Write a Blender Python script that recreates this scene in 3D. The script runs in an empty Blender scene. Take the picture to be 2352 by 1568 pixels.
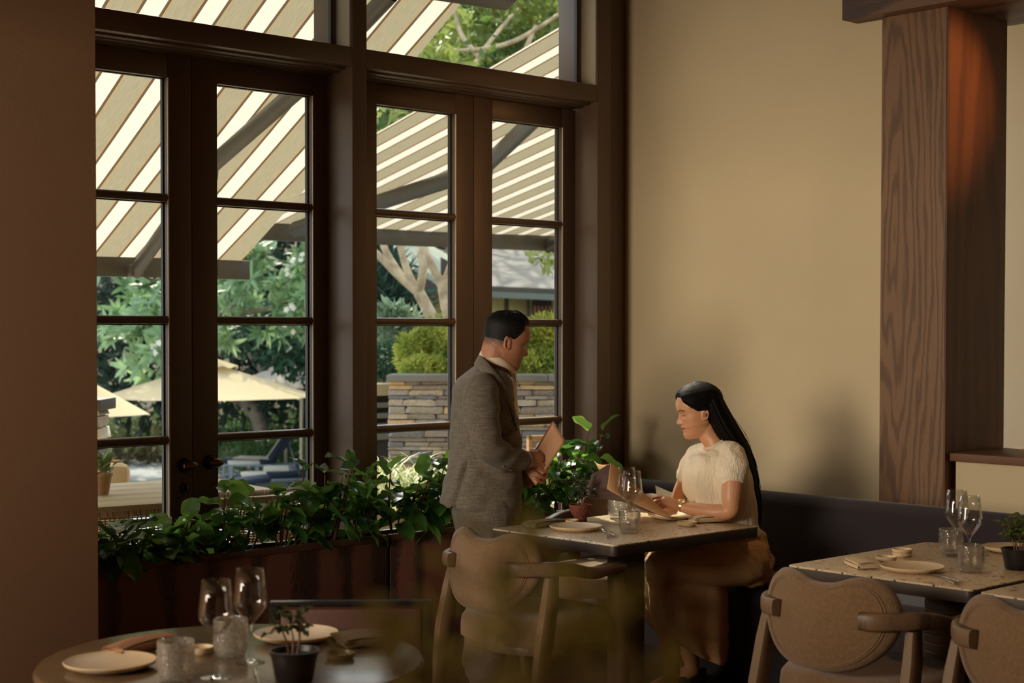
import bpy, bmesh, math, random
import numpy as np
from mathutils import Vector, Matrix, Euler
from math import sin, cos, tan, atan, atan2, radians, pi, sqrt, exp

random.seed(7)
SC = bpy.context.scene
COL = SC.collection

# ------------------------------------------------------------------ camera
FPX, PPY, PITCH, YAW, ROLL, CZ = 3590.0, 852.0, 0.025, radians(47), 0.0012, 1.52
FW = Vector((cos(YAW)*cos(PITCH), sin(YAW)*cos(PITCH), -sin(PITCH)))
R0 = Vector((sin(YAW), -cos(YAW), 0)); U0 = R0.cross(FW)
RT = R0*cos(ROLL) + U0*sin(ROLL); UP = -R0*sin(ROLL) + U0*cos(ROLL)
CAMP = Vector((0, 0, CZ))
cam_d = bpy.data.cameras.new('camera'); cam = bpy.data.objects.new('camera', cam_d); COL.objects.link(cam)
cam.matrix_world = Matrix(((RT.x, UP.x, -FW.x, CAMP.x), (RT.y, UP.y, -FW.y, CAMP.y), (RT.z, UP.z, -FW.z, CAMP.z), (0, 0, 0, 1)))
cam_d.sensor_width = 36.0; cam_d.lens = 36.0*FPX/2352.0
cam_d.shift_y = (PPY-784.0)/2352.0
cam_d.clip_start = 0.05; cam_d.clip_end = 300
cam_d.dof.use_dof = True; cam_d.dof.focus_distance = 6.4; cam_d.dof.aperture_fstop = 4.2
SC.camera = cam

# ------------------------------------------------------------------ world, sun, big lights, exposure
SUNV = Vector((0.32, 0.74, 0.88)).normalized()      # towards the sun
W = bpy.data.worlds.new('world'); SC.world = W; W.use_nodes = True
_n = W.node_tree.nodes; _bg = _n['Background']
_sky = _n.new('ShaderNodeTexSky'); _sky.sky_type = 'NISHITA'; _sky.sun_disc = False
_sky.sun_elevation = math.asin(SUNV.z); _sky.sun_rotation = atan2(SUNV.x, SUNV.y)
_sky.air_density = 1.0; _sky.dust_density = 2.5; _sky.ozone_density = 0.8
_hs = _n.new('ShaderNodeHueSaturation'); _hs.inputs['Saturation'].default_value = 0.5
W.node_tree.links.new(_sky.outputs[0], _hs.inputs['Color']); W.node_tree.links.new(_hs.outputs[0], _bg.inputs[0]); _bg.inputs[1].default_value = 0.68

def lamp(name, kind, loc, energy, color, target=None, **kw):
    d = bpy.data.lights.new(name, kind); o = bpy.data.objects.new(name, d); COL.objects.link(o)
    d.energy = energy; d.color = color; o.location = loc
    if target is not None:
        o.rotation_euler = (Vector(target)-Vector(loc)).to_track_quat('-Z', 'Y').to_euler()
    for k, v in kw.items(): setattr(d, k, v)
    return o
sun = lamp('sun', 'SUN', (20, 24, 30), 5.4, (1.0, 0.90, 0.72), (20-SUNV.x, 24-SUNV.y, 30-SUNV.z), angle=0.012)
# daylight of the windows in the wall behind and to the left of the camera
lamp('daylight_west_window', 'AREA', (-3.9, 3.60, 2.05), 450.0, (1.0, 0.865, 0.68), (6.1, 3.9, 1.75), shape='RECTANGLE', size=2.9, size_y=2.1)
# recessed warm downlights in the ceiling
for _x, _y, _e, _c in ((4.45, 2.90, 34.0, (1.0, 0.62, 0.30)), (5.05, 4.0, 30.0, (1.0, 0.64, 0.34)), (2.30, 2.95, 34.0, (1.0, 0.80, 0.54))):
    lamp('downlight', 'SPOT', (_x, _y, 3.7), _e, _c, (_x+(0.05 if _x > 3 else -0.28), _y+(0 if _x > 3 else 0.18), 0.7), spot_size=radians(34), spot_blend=0.6, shadow_soft_size=0.04)
lamp('column_uplight', 'SPOT', (6.40, 2.75, 2.9), 45.0, (1.0, 0.45, 0.16), (6.12, 3.74, 2.55), spot_size=radians(46), spot_blend=0.8, shadow_soft_size=0.05)
SC.view_settings.view_transform = 'Standard'
try: SC.view_settings.look = 'None'
except Exception: pass
SC.view_settings.gamma = 1.0; SC.view_settings.use_curve_mapping = False
SC.view_settings.exposure = 0.0
SC.cycles.use_denoising = True
SC.cycles.max_bounces = 10; SC.cycles.transparent_max_bounces = 24
SC.cycles.glossy_bounces = 4; SC.cycles.transmission_bounces = 8; SC.cycles.diffuse_bounces = 4
SC.cycles.caustics_reflective = False; SC.cycles.caustics_refractive = False
SC.cycles.sample_clamp_indirect = 4.0

# ------------------------------------------------------------------ pixel helpers (target frame) -> world points
def ray(x, y): return FW + RT*((x-1176.0)/FPX) + UP*((PPY-y)/FPX)
def at(x, y, D): return CAMP + ray(x, y)*D
def onX(x, y, X): d = ray(x, y); return CAMP + d*(X/d.x)
def onY(x, y, Y): d = ray(x, y); return CAMP + d*(Y/d.y)
def onZ(x, y, Z): d = ray(x, y); return CAMP + d*((Z-CZ)/d.z)

# ------------------------------------------------------------------ materials
MATS = {}
def nt(m): return m.node_tree.nodes, m.node_tree.links
def srgb(r, g, b):
    f = lambda c: (c/255/12.92 if c/255 <= 0.04045 else ((c/255+0.055)/1.055)**2.4)
    return (f(r), f(g), f(b), 1.0)
def mat(name, col, rough=0.6, var=0.0, vscale=8.0, bump=0.0, bscale=60.0, metal=0.0, spec=0.5, stretch=None, sheen=0.0, coat=0.0, trans=0.0, vcol=None, tcol=None):
    if name in MATS: return MATS[name]
    m = bpy.data.materials.new(name); m.use_nodes = True; MATS[name] = m
    N, L = nt(m); b = N['Principled BSDF']
    b.inputs['Base Color'].default_value = col; b.inputs['Roughness'].default_value = rough
    b.inputs['Metallic'].default_value = metal; b.inputs['Specular IOR Level'].default_value = spec
    b.inputs['Sheen Weight'].default_value = sheen; b.inputs['Coat Weight'].default_value = coat
    tc = N.new('ShaderNodeTexCoord'); mp = N.new('ShaderNodeMapping'); L.new(tc.outputs['Object'], mp.inputs[0])
    if stretch: mp.inputs['Scale'].default_value = stretch
    if var > 0:
        nz = N.new('ShaderNodeTexNoise'); nz.inputs['Scale'].default_value = vscale; nz.inputs['Detail'].default_value = 5
        L.new(mp.outputs[0], nz.inputs['Vector'])
        r = N.new('ShaderNodeValToRGB'); c2 = vcol if vcol else tuple(c*(1-var) for c in col[:3])+(1,)
        r.color_ramp.elements[0].position = 0.3; r.color_ramp.elements[1].position = 0.7
        r.color_ramp.elements[0].color = c2; r.color_ramp.elements[1].color = col
        L.new(nz.outputs[0], r.inputs[0]); L.new(r.outputs[0], b.inputs['Base Color'])
    if bump > 0:
        n2 = N.new('ShaderNodeTexNoise'); n2.inputs['Scale'].default_value = bscale; n2.inputs['Detail'].default_value = 3
        L.new(mp.outputs[0], n2.inputs['Vector'])
        bp = N.new('ShaderNodeBump'); bp.inputs['Strength'].default_value = bump; bp.inputs['Distance'].default_value = 0.01
        L.new(n2.outputs[0], bp.inputs['Height']); L.new(bp.outputs[0], b.inputs['Normal'])
    if trans > 0:
        tr = N.new('ShaderNodeBsdfTranslucent'); mx = N.new('ShaderNodeMixShader'); mx.inputs[0].default_value = trans
        src = b.inputs['Base Color'].links[0].from_socket if b.inputs['Base Color'].links else None
        if tcol: tr.inputs[0].default_value = tcol
        elif src: L.new(src, tr.inputs[0])
        else: tr.inputs[0].default_value = col
        L.new(b.outputs[0], mx.inputs[1]); L.new(tr.outputs[0], mx.inputs[2]); L.new(mx.outputs[0], N['Material Output'].inputs[0])
    return m
def math_n(N, L, op, a, b=None):
    n = N.new('ShaderNodeMath'); n.operation = op
    for i, v in enumerate((a, b)):
        if v is None: continue
        if isinstance(v, (int, float)): n.inputs[i].default_value = v
        else: L.new(v, n.inputs[i])
    return n.outputs[0]
def glass(name, tint=(1, 1, 1, 1), f=1.45, rough=0.0, scale=1.0, bump=0.0, bscale=90, frost=0.0, pw=4.0):
    """thin clear glass: what is behind shows straight through, the sky and lamps mirror by Fresnel"""
    m = bpy.data.materials.new(name); m.use_nodes = True; MATS[name] = m
    N, L = nt(m); N.remove(N['Principled BSDF'])
    t = N.new('ShaderNodeBsdfTransparent'); t.inputs[0].default_value = tint
    g = N.new('ShaderNodeBsdfGlossy'); g.inputs['Roughness'].default_value = rough
    fr = N.new('ShaderNodeLayerWeight'); fr.inputs['Blend'].default_value = 0.5
    mx = N.new('ShaderNodeMixShader'); s = math_n(N, L, 'MULTIPLY', math_n(N, L, 'ADD', math_n(N, L, 'MULTIPLY', math_n(N, L, 'POWER', fr.outputs['Facing'], pw), 0.9), 0.045), scale)
    L.new(s, mx.inputs[0]); L.new(t.outputs[0], mx.inputs[1]); L.new(g.outputs[0], mx.inputs[2])
    if bump:
        tc = N.new('ShaderNodeTexCoord'); v = N.new('ShaderNodeTexVoronoi'); v.inputs['Scale'].default_value = bscale
        L.new(tc.outputs['Object'], v.inputs['Vector']); bp = N.new('ShaderNodeBump'); bp.inputs['Strength'].default_value = bump
        L.new(v.outputs['Distance'], bp.inputs['Height']); L.new(bp.outputs[0], g.inputs['Normal']); L.new(bp.outputs[0], fr.inputs['Normal'])
    out = mx.outputs[0]
    if frost:
        d = N.new('ShaderNodeBsdfDiffuse'); tl = N.new('ShaderNodeBsdfTranslucent'); c = (0.80, 0.76, 0.68, 1); d.inputs[0].default_value = c; tl.inputs[0].default_value = c
        m1 = N.new('ShaderNodeMixShader'); m1.inputs[0].default_value = 0.6; L.new(d.outputs[0], m1.inputs[1]); L.new(tl.outputs[0], m1.inputs[2])
        m2 = N.new('ShaderNodeMixShader'); m2.inputs[0].default_value = frost; L.new(out, m2.inputs[1]); L.new(m1.outputs[0], m2.inputs[2]); out = m2.outputs[0]
        if bump:
            vm = N.new('ShaderNodeValToRGB'); vm.color_ramp.elements[0].position = 0.25; vm.color_ramp.elements[1].position = 0.6; L.new(v.outputs['Distance'], vm.inputs[0])
            L.new(math_n(N, L, 'MULTIPLY', math_n(N, L, 'ADD', vm.outputs[0], 0.35), frost), m2.inputs[0]); L.new(bp.outputs[0], d.inputs['Normal'])
    L.new(out, N['Material Output'].inputs[0])
    return m
def wood(name, light, dark, center=(0, 0, 0), scl=(1, 14, 1.6), freq=7.0, rough=0.5, bump=0.15):
    """straight and cathedral grain round a heart line: scl stretches the object's axes"""
    m = bpy.data.materials.new(name); m.use_nodes = True; MATS[name] = m
    N, L = nt(m); b = N['Principled BSDF']; b.inputs['Roughness'].default_value = rough
    tc = N.new('ShaderNodeTexCoord'); mp = N.new('ShaderNodeMapping'); mp.vector_type = 'POINT'
    mp.inputs['Location'].default_value = tuple(-c*s for c, s in zip(center, scl)); mp.inputs['Scale'].default_value = scl
    L.new(tc.outputs['Object'], mp.inputs[0])
    nz = N.new('ShaderNodeTexNoise'); nz.inputs['Scale'].default_value = 1.1; nz.inputs['Detail'].default_value = 2
    L.new(mp.outputs[0], nz.inputs['Vector'])
    ln = N.new('ShaderNodeVectorMath'); ln.operation = 'LENGTH'; L.new(mp.outputs[0], ln.inputs[0])
    a = math_n(N, L, 'MULTIPLY', ln.outputs['Value'], freq)
    a2 = math_n(N, L, 'MULTIPLY', nz.outputs[0], freq*1.3)
    s = math_n(N, L, 'SINE', math_n(N, L, 'ADD', a, a2))
    fine = N.new('ShaderNodeTexNoise'); fine.inputs['Scale'].default_value = 1.0; fine.inputs['Detail'].default_value = 4
    m2 = N.new('ShaderNodeMapping'); m2.inputs['Scale'].default_value = tuple(22*c for c in scl); L.new(tc.outputs['Object'], m2.inputs[0]); L.new(m2.outputs[0], fine.inputs['Vector'])
    f = math_n(N, L, 'ADD', math_n(N, L, 'MULTIPLY', s, 0.5), math_n(N, L, 'MULTIPLY', fine.outputs[0], 1.1))
    r = N.new('ShaderNodeValToRGB'); r.color_ramp.elements[0].position = 0.45; r.color_ramp.elements[1].position = 0.98
    r.color_ramp.elements[0].color = light; r.color_ramp.elements[1].color = dark
    L.new(f, r.inputs[0]); L.new(r.outputs[0], b.inputs['Base Color'])
    bp = N.new('ShaderNodeBump'); bp.inputs['Strength'].default_value = bump; bp.inputs['Distance'].default_value = 0.004; bp.invert = True
    L.new(f, bp.inputs['Height']); L.new(bp.outputs[0], b.inputs['Normal'])
    return m

# ------------------------------------------------------------------ mesh helpers: each returns (verts, faces)
def box(c, s, bev=0.0, seg=2):
    bm = bmesh.new(); bmesh.ops.create_cube(bm, size=1.0)
    for v in bm.verts: v.co = Vector((c[0]+v.co.x*s[0], c[1]+v.co.y*s[1], c[2]+v.co.z*s[2]))
    if bev > 0:
        bmesh.ops.bevel(bm, geom=list(bm.edges), offset=min(bev, 0.49*min(s)), segments=seg, profile=0.5, affect='EDGES')
    return grab(bm)
def box2(a, b, bev=0.0): return box([(p+q)/2 for p, q in zip(a, b)], [abs(q-p) for p, q in zip(a, b)], bev)
def grab(bm):
    bm.verts.index_update(); v = [tuple(x.co) for x in bm.verts]; f = [tuple(q.index for q in p.verts) for p in bm.faces]
    bm.free(); return v, f
def join(*ms):
    V, Fs = [], []
    for v, f in ms:
        o = len(V); V += list(v); Fs += [tuple(i+o for i in q) for q in f]
    return V, Fs
def xf(m, M):
    return [tuple(M @ Vector(p)) for p in m[0]], m[1]
def loft(rings, cap=True, closed=True):
    n = len(rings[0]); V = [tuple(p) for r in rings for p in r]; Fs = []
    for i in range(len(rings)-1):
        for j in range(n if closed else n-1):
            k = (j+1) % n
            Fs.append((i*n+j, i*n+k, (i+1)*n+k, (i+1)*n+j))
    if cap and closed:
        Fs.append(tuple(range(n-1, -1, -1))); Fs.append(tuple((len(rings)-1)*n+j for j in range(n)))
    return V, Fs
def smooth_path(pts, n):
    """Catmull-Rom resample of points (tuples of any length)"""
    P = [np.array(p, float) for p in pts]; P = [2*P[0]-P[1]] + P + [2*P[-1]-P[-2]]
    out = []; segs = len(P)-3
    for i in range(n):
        t = i/(n-1)*segs; k = min(int(t), segs-1); u = t-k; a, b, c, d = P[k:k+4]
        out.append(0.5*((2*b)+(-a+c)*u+(2*a-5*b+4*c-d)*u*u+(-a+3*b-3*c+d)*u**3))
    return out
def tube(pts, rad, n=8, sub=0, flat=1.0, side=None, cap=True):
    """sweep an ellipse along pts; rad a number or list; flat scales the second axis; side: preferred first axis"""
    if sub:
        rr = rad if hasattr(rad, '__len__') else [rad]*len(pts)
        q = smooth_path([tuple(p)+(r,) for p, r in zip(pts, rr)], sub); pts = [Vector(a[:3]) for a in q]; rad = [a[3] for a in q]
    pts = [Vector(p) for p in pts]
    rr = rad if hasattr(rad, '__len__') else [rad]*len(pts)
    rings = []; prev = Vector(side) if side is not None else None
    for i, p in enumerate(pts):
        t = (pts[min(i+1, len(pts)-1)]-pts[max(i-1, 0)]).normalized()
        if prev is None:
            prev = t.orthogonal()
        a = (prev - t*prev.dot(t));
        if a.length < 1e-6: a = t.orthogonal()
        a.normalize(); b = t.cross(a); prev = a
        rings.append([p + a*(cos(2*pi*k/n)*rr[i]) + b*(sin(2*pi*k/n)*rr[i]*flat) for k in range(n)])
    return loft(rings, cap)
def lathe(prof, n=32, cap=True):
    rings = [[(r*cos(2*pi*k/n), r*sin(2*pi*k/n), z) for k in range(n)] for r, z in prof]
    return loft(rings, cap)
def prism(outline, axis, lo, hi, bev=0.0):
    """extrude a 2D outline along axis 'x','y','z' from lo to hi"""
    def mk(u, v, w): return {'x': (w, u, v), 'y': (u, w, v), 'z': (u, v, w)}[axis]
    n = len(outline)
    V = [mk(u, v, lo) for u, v in outline]+[mk(u, v, hi) for u, v in outline]
    Fs = [tuple(range(n)), tuple(range(2*n-1, n-1, -1))]+[(i, i+n, (i+1) % n+n, (i+1) % n) for i in range(n)]
    if bev:
        bm = mk_bm((V, Fs)); bmesh.ops.bevel(bm, geom=list(bm.edges), offset=bev, segments=2, profile=0.5, affect='EDGES'); return grab(bm)
    return V, Fs
def mk_bm(m):
    bm = bmesh.new(); vs = [bm.verts.new(p) for p in m[0]]
    for f in m[1]:
        try: bm.faces.new([vs[i] for i in f])
        except ValueError: pass
    bmesh.ops.recalc_face_normals(bm, faces=list(bm.faces)); return bm
def grid(fn, nu, nv, closed_u=False):
    V = [tuple(fn(i/(nu if closed_u else nu-1), j/(nv-1))) for j in range(nv) for i in range(nu)]
    Fs = []
    for j in range(nv-1):
        for i in range(nu if closed_u else nu-1):
            k = (i+1) % nu
            Fs.append((j*nu+i, j*nu+k, (j+1)*nu+k, (j+1)*nu+i))
    return V, Fs
def mesh(name, m, mt=None, smooth=True, recalc=True, ang=40):
    me = bpy.data.meshes.new(name); me.from_pydata([tuple(p) for p in m[0]], [], [tuple(f) for f in m[1]])
    if recalc:
        bm = bmesh.new(); bm.from_mesh(me); bmesh.ops.recalc_face_normals(bm, faces=list(bm.faces)); bm.to_mesh(me); bm.free()
    if smooth:
        me.polygons.foreach_set('use_smooth', [True]*len(me.polygons))
        if ang < 180: me.set_sharp_from_angle(angle=radians(ang))
    if mt: me.materials.append(mt)
    me.update(); return me
def link(name, me, parent=None, loc=None, rot=None, M=None):
    o = bpy.data.objects.new(name, me); COL.objects.link(o)
    if parent is not None: o.parent = parent
    if M is not None: o.matrix_basis = M
    if loc is not None: o.location = loc
    if rot is not None: o.rotation_euler = rot
    return o
def obj(name, m, mt=None, parent=None, loc=None, rot=None, smooth=True, ang=40, M=None):
    return link(name, mesh(name, m, mt, smooth, True, ang), parent, loc, rot, M)
def tag(o, label, cat=None, group=None, kind=None):
    if label: o['label'] = label
    if cat: o['category'] = cat
    if group: o['group'] = group
    if kind: o['kind'] = kind
    return o
def thing(name, label, cat, loc=(0, 0, 0), rz=0.0, group=None):
    o = bpy.data.objects.new(name, None); COL.objects.link(o); o.empty_display_size = 0.1
    o.location = loc; o.rotation_euler = (0, 0, rz)
    return tag(o, label, cat, group)
def struct(name, m, mt, smooth=True, parent=None):
    o = obj(name, m, mt, parent, smooth=smooth)
    if parent is None: o['kind'] = 'structure'
    return o
def dup(root, label, loc=None, rz=None, group=None):
    r = root.copy(); COL.objects.link(r)
    if loc is not None: r.location = loc
    if rz is not None: r.rotation_euler = (0, 0, rz)
    r['label'] = label
    if group: r['group'] = group
    for ch in list(root.children):
        c = ch.copy(); COL.objects.link(c); c.parent = r
        for g in list(ch.children):
            d = g.copy(); COL.objects.link(d); d.parent = c
    return r
def centre_origin(o):
    """move a single mesh thing's origin to the middle of its base"""
    me = o.data; vs = np.empty(len(me.vertices)*3); me.vertices.foreach_get('co', vs); vs = vs.reshape(-1, 3)
    c = Vector(((vs[:, 0].min()+vs[:, 0].max())/2, (vs[:, 1].min()+vs[:, 1].max())/2, vs[:, 2].min()))
    me.transform(Matrix.Translation(-c)); o.location = o.location + c
    return o
# ================================================================== THE ROOM
M_wall = mat('wall_plaster', srgb(222, 200, 160), 0.85, 0.08, 1.2, 0.06, 110)
M_wall2 = mat('pilaster_plaster', srgb(190, 152, 120), 0.85, 0.08, 1.2, 0.04, 110)
M_frame = mat('frame_paint', srgb(98, 76, 57), 0.42, 0.05, 3, 0.03, 80)
M_jamb = mat('frame_reveal_lit', srgb(164, 148, 118), 0.6, 0.05, 3)  # frame paint lightened: daylight on the transom reveal put into the colour
M_floor = wood('floor_wood', srgb(74, 50, 34), srgb(44, 28, 18), (0, 0, 0), (0.5, 9, 1), 5, 0.45)
M_ceil = mat('ceiling_paint', srgb(150, 128, 100), 0.9)
M_col = wood('column_oak', srgb(132, 96, 64), srgb(102, 72, 47), (6.1, 4.0, 1.93), (2, 14, 1.5), 14, 0.5, 0.15)
M_colside = wood('column_side_shaded_oak', srgb(112, 70, 46), srgb(92, 54, 36), (6.4, 3.745, 1.2), (8, 2, 0.9), 8, 0.45, 0.15)  # column oak darkened, the side face's shade put into the colour
M_beam = wood('beam_oak', srgb(118, 82, 58), srgb(70, 46, 32), (6.0, 2.6, 3.0), (6, 1.0, 12), 6, 0.5)
M_black = mat('gasket_black', srgb(26, 20, 17), 0.5)
M_pane = glass('window_glass', (0.93, 0.95, 0.93, 1), 1.45, 0.0, 0.22)
M_bronze = mat('aged_bronze', srgb(120, 92, 62), 0.34, 0.25, 30, metal=1.0)
YF, YD, YG = 5.61, 5.80, 5.835     # front face of the window wall, door face, glass
XC = 6.14                          # back wall

struct('floor', box2((-4.3, -3.6, -0.12), (9.2, 5.95, 0.0)), M_floor)
struct('ceiling', box2((-4.3, -3.6, 3.75), (9.2, 5.95, 3.9)), M_ceil)
struct('wall_back', box2((XC, 4.0, 0), (XC+0.2, 6.0, 3.75)), M_wall)
struct('wall_near', box2((-4.3, -3.6, 0), (9.2, -3.4, 3.75)), M_wall2)
struct('wall_west', join(box2((-4.3, -3.4, 0), (-4.1, 2.1, 3.75)), box2((-4.3, 5.05, 0), (-4.1, 5.95, 3.75)),
       box2((-4.3, 2.1, 0), (-4.1, 5.05, 1.05)), box2((-4.3, 2.1, 3.35), (-4.1, 5.05, 3.75))), M_wall2)
struct('trim_light_blocker', box2((1.2, -3.4, 2.63), (1.4, 5.15, 3.75), 0.01), M_beam)  # added out of view to shade the top of the back wall
struct('wall_light_blocker', box2((-1.28, -1.0, 0), (-1.12, 3.52, 1.60), 0.01), M_wall2)  # added unseen screen that keeps the west light off the right-hand chairs
struct('wall_far_room', box2((8.6, -3.4, 0), (8.8, 5.95, 3.75)), mat('far_room_paint', srgb(232, 214, 176), 0.85, 0.05, 2))
struct('wall_left', box2((-4.1, 5.15, 0), (2.755, 5.96, 3.75), 0.004), M_wall2)
# window wall: solid above the transom lights, and the piers between the doors
struct('wall_window_head', box2((2.4, 5.62, 3.42), (XC, 5.96, 3.75)), M_frame)
def header(n, x0, x1):
    struct('trim_header_%d' % n, join(box2((x0, YF, 2.705), (x1, 5.90, 2.79), 0.003), box2((x0, YF+0.05, 2.694), (x1, 5.90, 2.71), 0.003),
           box2((x0, YF+0.095, 2.688), (x1, 5.90, 2.70), 0.003), box2((x0, YF+0.14, 2.683), (x1, 5.90, 2.69), 0.002)), M_frame)
header(1, 2.801, 4.254); header(2, 4.338, 5.832)
struct('trim_post_1', join(box2((4.255, YF, 0), (4.337, 5.90, 3.45), 0.003), box2((4.33, YF+0.10, 0), (4.405, 5.90, 2.70), 0.003), box2((4.40, YF+0.15, 0), (4.43, 5.90, 2.70))), M_frame)
struct('trim_post_2', join(box2((5.833, YF, 0), (5.932, YF+0.11, 3.45), 0.003), box2((5.862, YF+0.105, 0), (5.94, 5.9, 3.45), 0.002), box2((5.89, YF+0.15, 0), (5.94, 5.9, 3.45), 0.002)), M_frame)
struct('trim_jamb_left', box2((2.6, YF, 0), (2.80, 5.9, 3.45)), M_frame)
# the tall bead between the corner post and the plaster wall
struct('trim_corner_bead', join(box2((5.932, 5.66, 0), (5.962, 5.9, 3.75), 0.004), box2((5.962, 5.70, 0), (XC, 5.95, 3.75))), M_frame)

def door_leaf(n, x0, x1, pane0, pane1, handle):
    """one glazed leaf: stiles, rails, four muntins, five panes"""
    zt, zb, pt, pb = 2.685, 0.02, 2.585, 0.55
    y0, y1 = YD, YD+0.06
    d = struct('door_%d' % n, join(box2((x0, y0, zb), (pane0, y1, zt), 0.003), box2((pane1, y0, zb), (x1, y1, zt), 0.003)), M_frame)
    rail = struct('rail', box2((pane0, y0+0.001, pt), (pane1, y1, zt-0.004), 0.002), M_frame, parent=d)
    struct('rail', box2((pane0, y0+0.001, zb), (pane1, y1, pb), 0.002), M_frame, parent=d)
    edges = [pb, 1.062, 1.569, 2.082, pt]
    for z in edges[1:-1]:
        r = []
        for k in range(9):
            a = pi*k/8
            r.append((YD+0.012-sin(a)*0.014, z+cos(a)*0.0175))
        r += [(YD+0.05, z-0.0175), (YD+0.05, z+0.0175)]
        struct('muntin', prism(r, 'x', pane0-0.006, pane1+0.004), M_frame, parent=d)
    for a, b in zip(edges[:-1], edges[1:]):
        lo = a+(0.0 if a == pb else 0.0175); hi = b-(0.0 if b == pt else 0.0175)
        p = struct('pane', box2((pane0, YG, lo), (pane1, YG+0.005, hi)), M_pane, parent=d)
        g = 0.0065
        p2 = struct('gasket', join(box2((pane1-g, YD+0.03, lo), (pane1, YG+0.012, hi)), box2((pane0, YD+0.03, lo), (pane0+0.003, YG+0.012, hi)),
               box2((pane0, YD+0.03, hi-0.004), (pane1, YG+0.012, hi))), M_black, parent=d)
    # rebate along the right of the panes, daylight put into its pale colour
    struct('rebate', box2((pane1, YD-0.0015, pb), (pane1+0.006, YD+0.004, pt)), mat('rebate_lit_edge', srgb(226, 208, 178), 0.35), parent=d)
    if handle:
        hx, hz = handle
        ro = struct('rose', xf(lathe([(0.0, 0.012), (0.026, 0.012), (0.031, 0.006), (0.032, 0)], 28), Matrix.Translation((hx, YD, hz)) @ Matrix.Rotation(pi/2, 4, 'X')), mat('rose_dark', srgb(70, 54, 40), 0.4, metal=0.8), parent=d)
        kn = lathe([(0.008, 0), (0.008, 0.03)], 12)
        egg = xf(lathe([(0.001, -0.034), (0.012, -0.031), (0.0185, -0.018), (0.0205, 0.0), (0.0175, 0.018), (0.011, 0.031), (0.001, 0.034)], 20), Matrix.Translation((0.006, 0, 0.042)) @ Matrix.Rotation(radians(82), 4, 'Y'))
        struct('knob', xf(join(kn, egg), Matrix.Translation((hx, YD, hz)) @ Matrix.Rotation(pi/2, 4, 'X')), M_bronze, parent=d)
    return d
d1 = door_leaf(1, 2.80, 3.5445, 2.93, 3.4305, (3.503, 0.952))
d2 = door_leaf(2, 3.5475, 4.263, 3.6735, 4.1735, (3.628, 0.958))
d3 = door_leaf(3, 4.42, 5.1465, 4.5425, 5.028, None)
d4 = door_leaf(4, 5.1495, 5.892, 5.273, 5.7655, None)
lk = onY(424, 1121, YD)
struct('lock', join(xf(lathe([(0.0, 0.008), (0.021, 0.008), (0.024, 0.0)], 24), Matrix.Translation(lk) @ Matrix.Rotation(pi/2, 4, 'X')),
       box((lk.x+0.003, lk.y-0.018, lk.z+0.002), (0.009, 0.024, 0.026), 0.003)), mat('lock_bronze', srgb(92, 76, 54), 0.35, metal=0.9), parent=d1)
# transom lights over the doors
YT = 5.72
def transom(n, x0, x1, xe):
    t = struct('window_%d' % n, join(box2((x0, YT, 2.79), (x0+0.03, YD+0.06, 3.42)), box2((x1, YT, 2.79), (xe, YD+0.06, 3.42)), box2((x0, YT, 2.76), (xe, YD+0.06, 2.795))), M_frame)
    struct('pane', box2((x0+0.03, YT+0.02, 2.795), (x1, YT+0.025, 3.42)), M_pane, parent=t)
    struct('gasket', box2((x1-0.009, YT-0.002, 2.79), (x1+0.001, YT+0.018, 3.42)), M_black, parent=t)
    struct('reveal_panel', box2((xe-0.012, YF+0.006, 2.79), (xe-0.001, YT-0.001, 3.42)), M_jamb, parent=t)
transom(1, 2.78, 4.226, 4.256)
transom(2, 4.345, 5.797, 5.834)

# oak column, beam over it and the half wall with its ledge
c = struct('trim_column', box2((6.1, 3.745, 0), (6.6, 4.077, 2.95), 0.002), M_col, smooth=False)
struct('column_shaded_side', box2((6.102, 3.738, 0), (6.602, 3.746, 2.95)), M_colside, parent=c)  # thin sheet carrying the darkened side tone
struct('trim_beam', join(box2((6.02, -1.0, 2.95), (6.7, 4.24, 3.30), 0.003)), M_beam)
hw = struct('wall_half', box2((6.15, -1.0, 0), (6.62, 3.712, 0.955)), M_wall)
struct('ledge', box2((6.12, -1.0, 0.952), (6.68, 3.725, 0.988), 0.003), M_beam, parent=hw)
struct('baseboard_back', box2((XC-0.015, 4.08, 0), (XC, 5.65, 0.10)), M_frame)
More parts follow.
